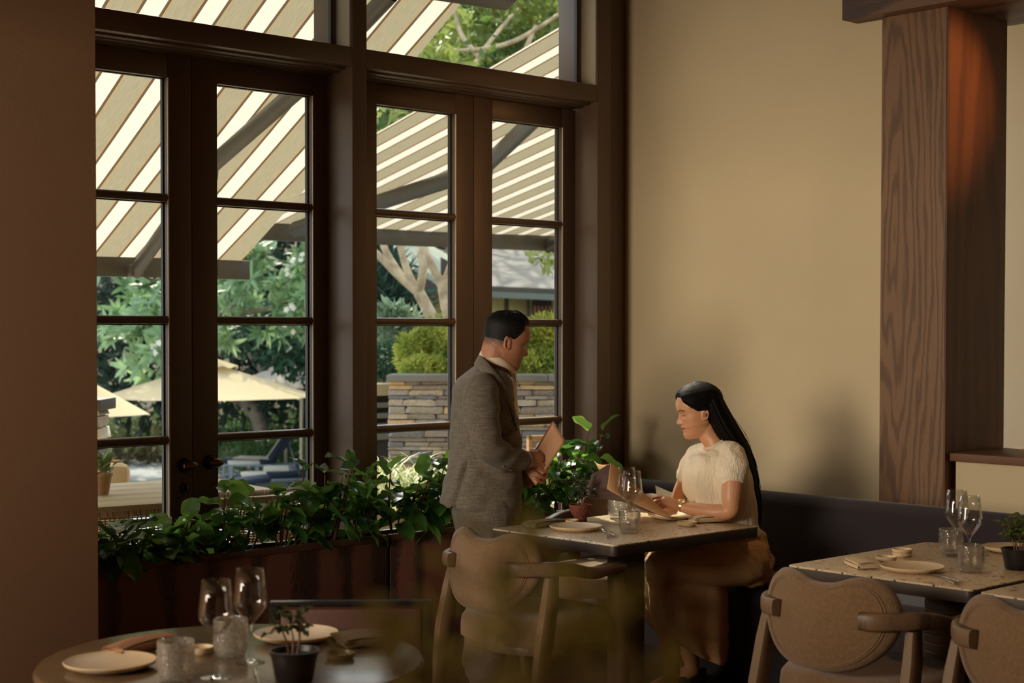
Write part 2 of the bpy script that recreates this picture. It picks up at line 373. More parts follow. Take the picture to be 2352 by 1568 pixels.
# ================================================================== OUTSIDE
def leafcard(L, Wd, fold=0.25, droop=0.3, n=5):
    """a pointed oval leaf along +x, folded on the midrib, 2 x n quads"""
    V = []
    for i in range(n+1):
        t = i/n; w = Wd*(sin(pi*min(1, t**0.8))**0.8)*0.5 if 0 < i < n else 0.002
        x = L*t; z = -droop*L*t*t
        V += [(x, -w, z+fold*w), (x, 0, z), (x, w, z+fold*w)]
    Fs = []
    for i in range(n):
        for k in range(2):
            Fs.append((i*3+k, i*3+k+1, i*3+k+4, i*3+k+3))
    return V, Fs
def rand_rot(rng):
    return Euler((rng.uniform(0, 6.28), rng.uniform(0, 6.28), rng.uniform(0, 6.28))).to_matrix().to_4x4()
def foliage_np(centers, radii, n, L, Wd, seed, up=0.4, shell=0.55):
    """n small two-quad leaves spread over the shells of ellipsoids, as one numpy mesh"""
    rs = np.random.RandomState(seed)
    c = np.array([tuple(q) for q in centers], float); r = np.array(radii, float)
    if r.ndim == 1: r = np.stack([r, r, r], 1)
    wgt = (r.prod(1))**(2/3); k = rs.choice(len(c), n, p=wgt/wgt.sum())
    d = rs.normal(size=(n, 3)); d /= np.linalg.norm(d, axis=1)[:, None]
    rad = shell + (1-shell)*rs.rand(n)**0.6
    P = c[k] + d*r[k]*rad[:, None]
    ax = d*0.8 + rs.normal(size=(n, 3))*0.7; ax[:, 2] += up*rs.rand(n) - 0.2; ax /= np.linalg.norm(ax, axis=1)[:, None]
    sd = np.cross(ax, rs.normal(size=(n, 3))); sd /= np.linalg.norm(sd, axis=1)[:, None]
    nm = np.cross(ax, sd); s = (0.65+0.7*rs.rand(n))[:, None]
    a = P; b = P + ax*L*s*0.5 + sd*Wd*s*0.5 + nm*Wd*0.15; e = P + ax*L*s - nm*L*0.12; f = P + ax*L*s*0.5 - sd*Wd*s*0.5 + nm*Wd*0.15
    V = np.stack([a, b, e, f], 1).reshape(-1, 3); I = np.arange(n)*4
    Fs = np.concatenate([np.stack([I, I+1, I+2], 1), np.stack([I, I+2, I+3], 1)])
    me = bpy.data.meshes.new('foliage'); me.from_pydata(V.tolist(), [], Fs.tolist()); me.update(); return me
def leafmat(name, a, b, rough=0.4, trans=0.35, vs=2.0):
    return mat(name, a, rough, 0.5, vs, trans=trans, vcol=b)
M_frangi = leafmat('frangipani_leaf', srgb(176, 200, 150), srgb(96, 138, 92), 0.38, 0.4, 1.2)
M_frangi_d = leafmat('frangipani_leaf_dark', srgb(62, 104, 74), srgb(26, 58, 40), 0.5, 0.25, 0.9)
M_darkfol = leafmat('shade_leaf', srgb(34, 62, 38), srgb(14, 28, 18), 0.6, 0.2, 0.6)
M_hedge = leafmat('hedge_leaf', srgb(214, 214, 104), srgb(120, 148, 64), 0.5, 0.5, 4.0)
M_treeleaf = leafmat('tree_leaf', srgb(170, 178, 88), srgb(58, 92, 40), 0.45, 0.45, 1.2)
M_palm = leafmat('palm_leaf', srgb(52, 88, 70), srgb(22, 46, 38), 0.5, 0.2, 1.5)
M_bark = mat('pale_bark', srgb(206, 186, 150), 0.85, 0.3, 6, 0.4, 14, vcol=srgb(140, 118, 88))
M_bark_d = mat('grey_bark', srgb(150, 136, 116), 0.9, 0.5, 3, 0.4, 14, vcol=srgb(84, 72, 60))

# ---- ground: restaurant terrace, the pool deck below it, the planted bank and the hill behind
M_terrace = mat('terrace_stone', srgb(206, 190, 160), 0.8, 0.15, 3)
M_deck = mat('pool_deck_slate', srgb(126, 130, 128), 0.7, 0.25, 0.5, vcol=srgb(92, 98, 100))
struct('ground_terrace', box2((-6, 5.98, -0.14), (22, 9.9, -0.02)), M_terrace)
struct('ground_deck', box2((-40, 9.9, -2.0), (60, 90, -1.85)), M_deck)
M_bank = mat('bank_soil', srgb(128, 104, 82), 0.95, 0.6, 1.6, 0.6, 3, vcol=srgb(46, 58, 30))
def bankf(u, v):
    px = -700 + u*2600; D = 41 + v*22
    p = at(px, 766, D); z = -1.85 + 0.95*(max(0, v)**0.8)*9 + 0.35*sin(u*41+v*9)*min(1, v*4)
    return (p.x, p.y, z)
struct('ground_bank', grid(bankf, 70, 26), M_bank)
def hillf(u, v):
    px = -1500 + u*4600; D = 62+v*20+6*sin(u*17)
    p = at(px, 766, D); return (p.x, p.y, 3+v*26+1.5*sin(u*60+v*7))
struct('ground_hill', grid(hillf, 90, 12), mat('hill_green', srgb(52, 78, 44), 0.95, 0.6, 0.25, 0.8, 1.2, vcol=srgb(24, 40, 24)))

# ---- awnings
def awning_mat(period):
    m = bpy.data.materials.new('awning_canvas'); m.use_nodes = True; N, L = nt(m); b = N['Principled BSDF']
    tc = N.new('ShaderNodeTexCoord'); sp = N.new('ShaderNodeSeparateXYZ'); L.new(tc.outputs['Object'], sp.inputs[0])
    fr = math_n(N, L, 'FRACT', math_n(N, L, 'ADD', math_n(N, L, 'DIVIDE', sp.outputs[0], period), 100.0))
    r = N.new('ShaderNodeValToRGB'); r.color_ramp.interpolation = 'CONSTANT'; e = r.color_ramp.elements
    wh, br, ol, og = srgb(190, 181, 164), srgb(78, 66, 52), srgb(130, 121, 98), srgb(164, 118, 66)
    e[0].position = 0; e[0].color = wh; e[1].position = 0.345; e[1].color = br
    for p_, c_ in ((0.405, og), (0.42, ol), (0.925, og), (0.94, br)):
        q = e.new(p_); q.color = c_
    L.new(fr, r.inputs[0])
    nz = N.new('ShaderNodeTexNoise'); nz.inputs['Scale'].default_value = 9; mp = N.new('ShaderNodeMapping'); mp.inputs['Scale'].default_value = (14, 1.2, 1)
    L.new(tc.outputs['Object'], mp.inputs[0]); L.new(mp.outputs[0], nz.inputs['Vector'])
    mx = N.new('ShaderNodeMix'); mx.data_type = 'RGBA'; mx.blend_type = 'MULTIPLY'; mx.inputs[0].default_value = 0.35
    L.new(r.outputs[0], mx.inputs[6]); L.new(nz.outputs[0], mx.inputs[7])
    out = mx.outputs[2]
    L.new(out, b.inputs['Base Color']); b.inputs['Roughness'].default_value = 0.9
    tr = N.new('ShaderNodeBsdfTranslucent'); L.new(out, tr.inputs[0]); ms = N.new('ShaderNodeMixShader'); ms.inputs[0].default_value = 0.62
    L.new(b.outputs[0], ms.inputs[1]); L.new(tr.outputs[0], ms.inputs[2]); L.new(ms.outputs[0], N['Material Output'].inputs[0])
    return m
M_awn = awning_mat(0.2870)
M_bar = mat('awning_metal', srgb(88, 84, 76), 0.45, 0.2, 4, metal=0.3)
AW_U = Vector((cos(radians(-7.7)), sin(radians(-7.7)), 0))
def awning(label, bar_px, D, slope, u0, u1, vback, shift, arms, barh, taper=0.0):
    p0 = at(bar_px[0], bar_px[1], D); out = Vector((cos(radians(82.3)), sin(radians(82.3)), 0))
    V = out*cos(slope) - Vector((0, 0, sin(slope))); Nn = AW_U.cross(V).normalized()
    M = Matrix(((AW_U.x, V.x, Nn.x, p0.x), (AW_U.y, V.y, Nn.y, p0.y), (AW_U.z, V.z, Nn.z, p0.z), (0, 0, 0, 1)))
    root = bpy.data.objects.new('awning', None); COL.objects.link(root); root.location = p0
    tag(root, label, 'awning')
    # canvas, its origin set so the print's stripes fall where the photo shows them
    rel = Matrix.Translation(-p0) @ M @ Matrix.Translation((shift, 0, 0))
    nseg = 60
    def f(a, b):
        v = vback*(1-b); u = u0+(u1-u0)*a
        if taper: u = u0 + ((u1-taper*(1-b))-u0)*a
        return (u-shift, v, 0.02*sin(b*pi)*-1 + 0.008*sin(a*9))
    obj('canvas', grid(f, 12, 24), M_awn, root, M=rel)
    Rel = Matrix.Translation(-p0) @ M
    prof = [(-0.02, 0.012), (0.05, 0.012), (0.062, -0.02), (0.05, -barh*0.55), (0.062, -barh*0.7), (0.05, -barh), (-0.02, -barh)]
    obj('front_bar', xf(prism([(y, z) for y, z in prof], 'x', u0-0.06, u1+0.06, 0.004), Matrix.Translation(-p0) @ Matrix(((AW_U.x, out.x, 0, p0.x), (AW_U.y, out.y, 0, p0.y), (AW_U.z, out.z, 1, p0.z), (0, 0, 0, 1)))), M_bar, root)
    obj('wall_cassette', xf(box(((u0+u1)/2, vback-0.02, 0.0), (u1-u0+0.2, 0.14, 0.16), 0.02), Rel), M_bar, root)
    for pts, th in arms:
        q = []
        for (x, y) in pts:
            d = ray(x, y); t = ((p0-CAMP).dot(Nn) - 0.10)/d.dot(Nn); q.append(CAMP+d*t-p0)
        for a, b in zip(q[:-1], q[1:]):
            obj('arm', tube([a, b], th, 12, flat=0.62, side=Nn), M_bar, root)
        for k in q[1:-1]:
            obj('elbow', xf(lathe([(0.0, -th*1.2), (th*1.1, -th*1.1), (th*1.2, 0), (th*1.1, th*1.1), (0, th*1.2)], 16), Matrix.Translation(k)), M_bar, root)
        s = q[0]
        obj('bracket', join(xf(box((0, 0, 0), (0.10, 0.06, 0.08), 0.015), Matrix.Translation(s)), tube([s+Vector((0.05, 0, -0.03)), s+Vector((0.10, -0.03, -0.06)), s+Vector((0.14, -0.02, -0.03)), s+Vector((0.17, -0.02, 0.0))], 0.008, 6)), M_bar, root)
    return root
s1 = 1.1
awning('striped awning with its bar end seen in the left pair of doors', (400, 598), 10.23, atan(0.43), -3.2, 0.475, -3.25, -0.863*s1+0.0,
       [([(312, 622), (476, 388), (700, 192), (900, -18)], 0.055)], 0.115, taper=0.12)
s2 = 15.3/12.0
awning('striped awning beyond the right pair of doors, its bar crossing both leaves', (868, 526), 15.3, radians(10.4), -1.345*s2, 2.3*s2, -6.1, -1.181*s2,
       [([(676, 527), (1108, 388), (1385, 122)], 0.075), ([(1256, 566), (1500, 470)], 0.075)], 0.15)

# ---- frangipani and shade trees behind the pool deck
def rosette_bush(name, label, blobs, nros, L, Wd, mtl, seed, nparts=0, flowers=0, trunk=450):
    rng = random.Random(seed); base = Vector(blobs[0][0]); base.z = -1.85
    root = thing(name, label, 'tree', base)
    card = leafcard(L, Wd, 0.25, 0.22, 4); shared = [mesh('leaf', leafcard(L*s, Wd*s, 0.25, 0.22, 4), mtl) for s in (0.8, 1.0, 1.15)]
    V, Fs, ros = [], [], []
    wts = [b[1]**2 for b in blobs]
    for i in range(nros):
        c, r = rng.choices(blobs, wts)[0]; c = Vector(c)
        d = Vector((rng.gauss(0, 1), rng.gauss(0, 1), rng.gauss(0.25, 1))).normalized()
        if d.dot(FW) > 0.35: d = d - FW*1.2*d.dot(FW); d.normalize()
        ros.append((c+d*r*rng.uniform(0.72, 1.05), (d+Vector((0, 0, 0.7))-FW*0.25).normalized()))
    ros.sort(key=lambda q: (q[0]-CAMP).length)
    cnt = 0
    for p, d in ros:
        q = d.to_track_quat('Z', 'Y').to_matrix().to_4x4(); n = rng.randint(8, 11)
        for k in range(n):
            M = Matrix.Translation(p) @ q @ Matrix.Rotation(2*pi*k/n+rng.uniform(-.25, .25), 4, 'Z') @ Matrix.Rotation(-radians(rng.uniform(5, 60)), 4, 'Y')
            if cnt < nparts:
                link('leaf', shared[rng.randint(0, 2)], root, M=Matrix.Translation(-base) @ M); cnt += 1
            else:
                s = rng.uniform(0.75, 1.15); o = len(V); M2 = Matrix.Translation(-base) @ M @ Matrix.Scale(s, 4)
                V += [tuple(M2 @ Vector(v)) for v in card[0]]; Fs += [tuple(a+o for a in f) for f in card[1]]
    fo = obj('foliage', (V, Fs), mtl, root); fo['kind'] = 'stuff'
    # limbs running up into the crown
    g0 = at(trunk, 1200, (blobs[0][0]-CAMP).dot(FW)+0.6); g0.z = -1.85
    for k in range(3):
        c, r = blobs[(2*k+1) % len(blobs)]; c = Vector(c); f0 = at(trunk+6*k-6, 800-15*k, (blobs[0][0]-CAMP).dot(FW)+0.6)
        obj('limb', tube([g0-base, f0-base, f0.lerp(c, 0.5)-base+Vector((0, 0, .1)), c-base], [0.10, 0.08, 0.05, 0.03], 8, sub=10), M_bark_d, root)
    if flowers:
        pet = xf(leafcard(0.06, 0.05, 0.2, 0.3, 3), Matrix.Rotation(-0.5, 4, 'Y'))
        fm = mesh('blossom', join(*[xf(pet, Matrix.Rotation(2*pi*k/5, 4, 'Z')) for k in range(5)]), mat('blossom_white', srgb(250, 244, 226), 0.6, trans=0.3))
        for p, d in ros[:flowers*3:3]:
            q = (d-FW*0.8).normalized().to_track_quat('Z', 'Y').to_matrix().to_4x4()
            for k in range(3):
                link('blossom', fm, root, M=Matrix.Translation(p-base+d*L*0.45+Vector((rng.uniform(-.12, .12), rng.uniform(-.1, .1), rng.uniform(-.1, .1)))) @ q)
    return root
def B(x, y, D, r): return (at(x, y, D), r)
rosette_bush('frangipani_tree', 'frangipani tree with long pale leaves and white blossom behind the left doors', [B(640, 640, 27, 1.0), B(560, 690, 27.5, 0.9), B(700, 560, 28, 1.1), B(620, 560, 28, 0.9), B(520, 650, 28, 0.8), B(740, 680, 27, 0.8)], 190, 0.30, 0.080, M_frangi, 3, 250, 9, 462)
rosette_bush('frangipani_tree', 'broad leaved frangipani hanging over the large cream parasol', [B(300, 650, 26, 0.9), B(360, 760, 25.5, 0.8), B(240, 680, 26.5, 0.8), B(380, 660, 26.5, 0.7), B(330, 810, 26, 0.45), B(420, 720, 26, 0.6)], 120, 0.32, 0.088, M_frangi, 4, 250, 3, 432)
def leaf_tree(name, label, cat, blobs, n, L, Wd, mtl, seed, limbs=(), base=None, lm=None, shell=0.3, up=0.3):
    base = Vector(base if base is not None else blobs[0][0])
    r = thing(name, label, cat, base)
    me = foliage_np([Vector(b[0])-base for b in blobs], [b[1] if hasattr(b[1], '__len__') else (b[1],)*3 for b in blobs], n, L, Wd, seed, shell=shell, up=up)
    me.materials.append(mtl); f = link('foliage', me, r); f['kind'] = 'stuff'
    for pts, rad in limbs:
        obj('limb', tube([Vector(p)-base for p in pts], rad, 10, sub=16), lm or M_bark, r)
    return r
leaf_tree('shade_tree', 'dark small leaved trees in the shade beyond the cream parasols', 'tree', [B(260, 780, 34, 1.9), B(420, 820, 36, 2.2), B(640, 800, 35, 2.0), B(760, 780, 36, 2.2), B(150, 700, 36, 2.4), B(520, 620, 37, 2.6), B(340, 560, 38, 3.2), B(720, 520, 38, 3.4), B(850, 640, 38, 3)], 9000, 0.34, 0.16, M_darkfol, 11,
          limbs=[([at(690, 905, 33), at(600, 850, 33), at(560, 790, 33)], [0.05, 0.05, 0.03]), ([at(640, 840, 33), at(612, 780, 33.3), at(600, 730, 33.5)], [0.06, 0.05, 0.03])], lm=M_bark_d)
leaf_tree('understorey_tree', 'mid green small leaved tree above the shade toned parasol', 'tree', [B(690, 770, 31, 0.9), B(640, 760, 31.5, 0.7), B(560, 760, 31.5, 0.6), B(740, 800, 31, 0.8)], 2200, 0.2, 0.11, M_frangi_d, 12)
# leaning trunk under the large parasol
tk = thing('leaning_trunk', 'mottled leaning tree trunk on the bank beneath the large cream parasol', 'trunk', at(605, 1010, 34))
b0 = tk.location
obj('bark', tube([at(605, 1010, 34)-b0, at(590, 960, 34)-b0, at(565, 925, 34)-b0, at(520, 905, 34)-b0, at(470, 880, 34)-b0], [0.17, 0.15, 0.14, 0.12, 0.09], 14, sub=24), M_bark_d, tk)
leaf_tree('bank_undergrowth', 'low leafy undergrowth and dry litter on the planted bank', 'undergrowth', [(at(x, 985+(i % 3)*18, 40+(i % 2)), (1.5, 1.2, 0.5)) for i, x in enumerate(range(150, 800, 60))], 4200, 0.22, 0.12, mat('undergrowth_leaf', srgb(94, 122, 62), 0.7, 0.6, 0.7, trans=0.25, vcol=srgb(98, 82, 60)), 13)
leaf_tree('bank_shrub', 'green ferny shrub on the bank behind the loungers', 'shrub', [B(560, 1010, 38, 1.0), B(620, 1020, 38, 0.8), B(740, 1030, 38, 1.1), B(510, 1030, 38.5, 0.8), B(700, 960, 39, 1.3)], 2600, 0.34, 0.06, mat('fern_leaf', srgb(112, 148, 88), 0.6, 0.5, 1.0, trans=0.3, vcol=srgb(54, 88, 56)), 14)

# ---- the pale-barked tree seen in the right doors, its crown above the awning gap
def px3(*a): return [at(x, y, D) for x, y, D in a]
limbs = [(px3((1012, 770, 18), (985, 715, 18), (962, 672, 18)), [0.085, 0.075, 0.07]), (px3((962, 672, 18), (915, 632, 18), (868, 585, 18), (800, 520, 18)), [0.06, 0.05, 0.04, 0.03]),
         (px3((940, 655, 18), (905, 610, 18.2), (880, 560, 18.3), (860, 480, 18.5)), [0.05, 0.045, 0.04, 0.03]), (px3((957, 668, 18), (935, 620, 18), (920, 566, 18), (900, 470, 18)), [0.05, 0.042, 0.04, 0.03]),
         (px3((962, 670, 18), (972, 620, 17.8), (968, 566, 17.8), (985, 430, 18)), [0.055, 0.05, 0.045, 0.03])]
leaf_tree('pale_barked_tree', 'pale barked forking tree standing left behind the clipped hedge', 'tree', [B(860, 200, 19, 1.0), B(960, 120, 20, 1.2), B(890, 260, 18.5, 0.35)], 900, 0.16, 0.07, M_treeleaf, 21, limbs, base=Vector(at(1012, 770, 18)))
limbs = [(px3((1038, 760, 19), (1025, 700, 19), (1018, 662, 19)), [0.085, 0.075, 0.07]), (px3((1018, 662, 19), (990, 605, 19), (972, 560, 19), (960, 440, 19)), [0.06, 0.05, 0.045, 0.03]),
         (px3((1018, 662, 19), (1034, 620, 19), (1045, 570, 19), (1060, 400, 19), (1090, 150, 20)), [0.06, 0.055, 0.05, 0.05, 0.03]), (px3((1048, 740, 19), (1042, 640, 19.2), (1050, 560, 19.2), (1130, 300, 20), (1230, 60, 21)), [0.05, 0.045, 0.045, 0.05, 0.03]),
         (px3((1090, 150, 20), (1130, 90, 20.5), (1190, 20, 21)), [0.035, 0.03, 0.02]), (px3((1100, 130, 20), (1060, 80, 20.3), (1040, 10, 20.5)), [0.035, 0.03, 0.02]), (px3((1160, 215, 20.3), (1250, 120, 20.6), (1330, 40, 21)), [0.04, 0.035, 0.02]),
         (px3((1000, 110, 20), (1080, 115, 20), (1180, 95, 20), (1290, 30, 20)), [0.02, 0.025, 0.03, 0.02])]
leaf_tree('pale_barked_tree', 'pale barked tree whose bright crown fills the gap between the awnings', 'tree', [B(1100, 60, 21.5, 0.9), B(1200, 40, 22, 0.9), B(1280, 20, 21.5, 0.8), B(1060, 110, 22, 0.6), B(1190, 120, 22.5, 0.7), B(1020, 40, 22.5, 0.8), B(1120, -60, 22, 1.2), B(1320, -80, 22, 1.3)], 6500, 0.115, 0.07, M_treeleaf, 22, limbs, base=Vector(at(1038, 760, 19)))
leaf_tree('dark_broadleaf_tree', 'dark broadleaf trees beyond the gap between the awnings', 'tree', [B(1080, 60, 30, 3.0), B(1250, 20, 31, 3.0), B(1000, 150, 31, 2.0), B(1200, 200, 32, 2.6), B(880, 250, 30, 1.4)], 6500, 0.24, 0.12, leafmat('broadleaf_dark', srgb(98, 122, 62), srgb(36, 60, 30), 0.5, 0.4, 0.8), 23)
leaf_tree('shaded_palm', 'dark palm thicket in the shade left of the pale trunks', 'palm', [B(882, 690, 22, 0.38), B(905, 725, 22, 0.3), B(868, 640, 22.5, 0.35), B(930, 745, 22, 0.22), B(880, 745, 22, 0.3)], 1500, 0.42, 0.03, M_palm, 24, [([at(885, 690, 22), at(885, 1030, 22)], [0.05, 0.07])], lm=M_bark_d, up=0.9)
leaf_tree('pale_shrub', 'pale leaved low shrub left of the clipped hedge', 'shrub', [B(905, 735, 15.5, 0.16), B(880, 760, 15.5, 0.22), B(930, 738, 15.5, 0.14), B(880, 810, 15.8, 0.3)], 900, 0.12, 0.05, leafmat('pale_leaf', srgb(150, 172, 140), srgb(74, 108, 88), 0.5, 0.3, 3), 25, [([at(905, 740, 15.5), at(900, 1125, 15.5)], [0.02, 0.03])], lm=M_bark_d)
leaf_tree('low_green_hedge', 'rounded dark green hedge low on the left behind the stone wall', 'hedge', [(at(880, 830, 14.6), (0.35, 0.3, 0.16))], 1600, 0.06, 0.03, M_frangi_d, 26, [([at(880, 830, 14.6), at(880, 1170, 14.6)], [0.02, 0.03])], lm=M_bark_d)
# clipped hedges on the stone planter
leaf_tree('clipped_hedge', 'yellow green clipped hedge on the stone planter left of the standing man', 'hedge', [B(960, 812, 13.0, (0.19, 0.2, 0.19)), B(1010, 790, 13.0, (0.2, 0.2, 0.22)), B(1040, 815, 12.9, (0.2, 0.2, 0.2)), B(985, 845, 12.7, (0.25, 0.2, 0.1)), B(1000, 840, 13.1, (0.3, 0.2, 0.2))], 7000, 0.055, 0.022, M_hedge, 27, shell=0.5)
leaf_tree('clipped_hedge', 'yellow green clipped hedge right of the standing man', 'hedge', [B(1190, 800, 13.0, (0.22, 0.2, 0.24)), B(1250, 790, 13.0, (0.22, 0.2, 0.25)), B(1300, 800, 13.0, (0.2, 0.2, 0.24)), B(1240, 840, 12.8, (0.3, 0.2, 0.12)), B(1160, 820, 13.0, (0.2, 0.2, 0.2))], 8500, 0.055, 0.022, M_hedge, 28, shell=0.5)

# ---- stacked slate planter wall
ST = [mat('slate_%d' % i, c, 0.75, 0.35, 12, 0.5, 40, vcol=c2) for i, (c, c2) in enumerate([(srgb(190, 184, 170), srgb(130, 130, 128)), (srgb(144, 146, 148), srgb(96, 100, 106)), (srgb(226, 200, 154), srgb(176, 150, 114)), (srgb(214, 200, 176), srgb(146, 138, 128)), (srgb(172, 160, 144), srgb(112, 106, 102)), (srgb(236, 212, 166), srgb(192, 164, 122))])]
def stone_shape(rng):
    bm = bmesh.new(); bmesh.ops.create_cube(bm, size=1.0)
    bmesh.ops.bevel(bm, geom=list(bm.edges), offset=0.09, segments=1, profile=0.6, affect='EDGES')
    for v in bm.verts: v.co += Vector((rng.uniform(-.04, .04), rng.uniform(-.05, .05), rng.uniform(-.06, .06)))
    return grab(bm)
def stone_wall(label, pxa, pxb, D, ztop, zbot, seed, cap=0.05):
    rng = random.Random(seed); a = at(pxa, 900, D); b = at(pxb, 900, D); a.z = b.z = zbot
    u = (b-a); Lw = u.length; u.normalize(); w = Vector((-u.y, u.x, 0))
    if w.dot(FW) < 0: w = -w
    root = thing('stone_planter', label, 'planter', a)
    M = Matrix(((u.x, w.x, 0, 0), (u.y, w.y, 0, 0), (0, 0, 1, 0), (0, 0, 0, 1)))
    obj('mortar_core', xf(box2((0.01, 0.03, 0), (Lw-0.01, 0.42, ztop-zbot-cap)), M), mat('mortar', srgb(70, 66, 60), 0.95), root)
    shp = [stone_shape(rng) for _ in range(5)]; mm = [mesh('stone', s, m_) for s in shp for m_ in ST]
    z = 0.0; top = ztop-zbot-cap
    while z < top-0.01:
        h = min(rng.choice([0.028, 0.036, 0.045, 0.055]), top-z)
        if top-z-h < 0.02: h = top-z
        x = -0.01*rng.random()
        while x < Lw:
            l = rng.uniform(0.09, 0.30); l = min(l, Lw-x+0.012)
            dpt = rng.uniform(0.055, 0.09)
            me = mm[rng.randrange(5)*len(ST)+rng.choices(range(6), (5, 5, 2, 4, 5, 1.3))[0]]
            o = link('stone', me, root, M=M @ Matrix.Translation((x+l/2, 0.04-(dpt-0.055)/2+0.01, z+h/2)) @ Matrix.Diagonal((l*0.985, dpt, h*0.94, 1)))
            x += l
        z += h
    x = -0.015
    while x < Lw:
        l = min(0.62, Lw+0.02-x); obj('cap_stone', xf(box2((x, -0.03, top), (x+l-0.004, 0.45, top+cap), 0.004), M), mat('cap_slate', srgb(120, 120, 116), 0.7, 0.15, 8), root); x += l
    return root
stone_wall('stacked slate planter wall with a smooth grey cap under the hedge', 893, 1420, 12.0, 1.19, -0.02, 5)
struct('ground_planting', prism([(7.3, 9.9), (22, 9.9), (22, 28), (21.0, 28)], 'z', -1.9, -0.03), mat('planting_soil', srgb(80, 66, 50), 0.95, 0.4, 3))
pl = thing('stone_pillar', 'narrow stacked stone pillar with a dark cap at the left pane edge', 'pillar', at(232, 1180, 10.5)); pl.location.z = -0.02
rng = random.Random(9); zc = at(238, 940, 10.5).z+0.02; z = 0.0
obj('cap_stone', box2((-0.5, -0.2, zc), (0.055, 0.2, zc+0.075), 0.006), mat('cap_dark', srgb(52, 50, 48), 0.6), pl, rot=(0, 0, YAW-pi/2))
shp = [mesh('stone', stone_shape(rng), ST[k]) for k in (0, 2, 3, 4, 1, 5)]
while z < zc-0.005:
    h = min(rng.choice([0.05, 0.06, 0.08]), zc-z); o = link('stone', rng.choice(shp), pl, M=Matrix.Rotation(YAW-pi/2, 4, 'Z') @ Matrix.Translation((-0.22+rng.uniform(-.012, .012), 0, z+h/2)) @ Matrix.Diagonal((0.5, 0.36, h*0.95, 1))); z += h
# steps and a bench block left of the planter wall
st = thing('garden_steps', 'pale stone garden steps at the left end of the slate wall', 'steps', at(870, 1000, 13.2)); st.location.z = 0
for k, (y0, y1) in enumerate([(880, 906), (922, 932), (945, 955), (968, 978), (990, 1000)]):
    q0 = at(800, y1, 13.2+0.05*k); q1 = at(890-2*k, y0, 13.2)
    obj('step', xf(box2((-0.35, -0.2-0.02*k, q0.z), (q1.x-st.location.x+0.035, 0.25, q1.z), 0.005), Matrix.Identity(4)), mat('step_stone', srgb(200, 184, 152), 0.8, 0.1, 5) if k == 0 else mat('step_grey', srgb(120, 116, 108), 0.8), st)
obj('riser', box2((-0.34, -0.12, 0.0), (0.06, 0.24, at(880, 905, 13.2).z), 0), mat('step_dark', srgb(58, 54, 50), 0.9), st)

# ---- house beyond the garden
M_hroof = mat('roof_metal', srgb(96, 91, 80), 0.7, 0.15, 1.5, vcol=srgb(80, 76, 69)); M_hwall = mat('house_wall', srgb(196, 180, 116), 0.85, 0.1, 1)
M_hdark = mat('house_timber', srgb(58, 48, 42), 0.7); M_slat = mat('house_slat', srgb(140, 92, 60), 0.6)
ho = thing('garden_house', 'olive walled garden house with a pale metal roof behind the hedge', 'house', at(1210, 800, 34)); hb = ho.location.copy()
def hp(x, y, D): return at(x, y, D)-hb
def quad_solid(q, th, n=None):
    q = [Vector(p) for p in q]; nn = (q[1]-q[0]).cross(q[3]-q[0]).normalized()*th
    return q+[p+nn for p in q], [(0, 1, 2, 3), (7, 6, 5, 4), (0, 4, 5, 1), (1, 5, 6, 2), (2, 6, 7, 3), (3, 7, 4, 0)]
obj('roof', quad_solid([hp(1050, 666, 33.0), hp(1420, 682, 33.0), hp(1460, 545, 38.5), hp(1010, 520, 38.5)], 0.12), M_hroof, ho)
for k in range(11):
    u = k/10; a = hp(1050+370*u, 665+16*u, 32.97); b = hp(1010+450*u, 519+26*u, 38.5)
    obj('roof_seam', tube([a+Vector((0, 0, 0.03)), b+Vector((0, 0, 0.03))], 0.018, 6), M_hroof, ho)
obj('fascia', quad_solid([hp(1050, 680, 32.98), hp(1420, 696, 32.98), hp(1420, 682, 32.98), hp(1050, 666, 32.98)], 0.1), mat('fascia_grey', srgb(112, 116, 104), 0.7), ho)
obj('wall', quad_solid([hp(1060, 800, 34.2), hp(1440, 810, 34.2), hp(1440, 660, 34.2), hp(1060, 640, 34.2)], -0.15), M_hwall, ho)
for x0, x1 in ((1158, 1169), (1210, 1217)):
    obj('post', quad_solid([hp(x0, 770, 33.9), hp(x1, 770, 33.9), hp(x1, 684, 33.9), hp(x0, 684, 33.9)], -0.1), M_hdark, ho)
obj('window_frame', quad_solid([hp(1222, 760, 33.95), hp(1268, 762, 33.95), hp(1268, 688, 33.95), hp(1222, 686, 33.95)], -0.06), M_hdark, ho)
for k in range(5):
    obj('slat', quad_solid([hp(1226+8.6*k, 760, 33.85), hp(1231+8.6*k, 760, 33.85), hp(1231+8.6*k, 702, 33.85), hp(1226+8.6*k, 702, 33.85)], -0.05), M_slat, ho)
# the roof wing crossing the left leaf
hw2 = thing('house_wing', 'house wing with ribbed green grey roof slope behind the pale trunks', 'house', at(960, 780, 27)); hb2 = hw2.location.copy()
def hq(x, y, D): return at(x, y, D)-hb2
obj('roof', quad_solid([hq(925, 605, 26), hq(1062, 692, 26), hq(1100, 640, 31), hq(860, 500, 31)], 0.1), mat('wing_roof', srgb(168, 172, 152), 0.55, 0.1, 2), hw2)
for k in range(1, 9):
    u = k/9; obj('roof_rib', tube([hq(925+(860-925)*u, 604-104*u, 26+5*u)+Vector((0, 0, .02)), hq(1062+38*u, 691-51*u, 26+5*u)+Vector((0, 0, .02))], 0.03, 6), mat('wing_rib', srgb(132, 138, 122), 0.6), hw2)
obj('rake_board', quad_solid([hq(918, 622, 25.98), hq(1040, 708, 25.98), hq(1062, 692, 25.98), hq(925, 605, 25.98)], 0.08), M_hdark, hw2)
obj('wall', quad_solid([hq(950, 780, 27.2), hq(1100, 790, 27.2), hq(1100, 660, 27.2), hq(930, 590, 27.2)], -0.1), M_hwall, hw2)
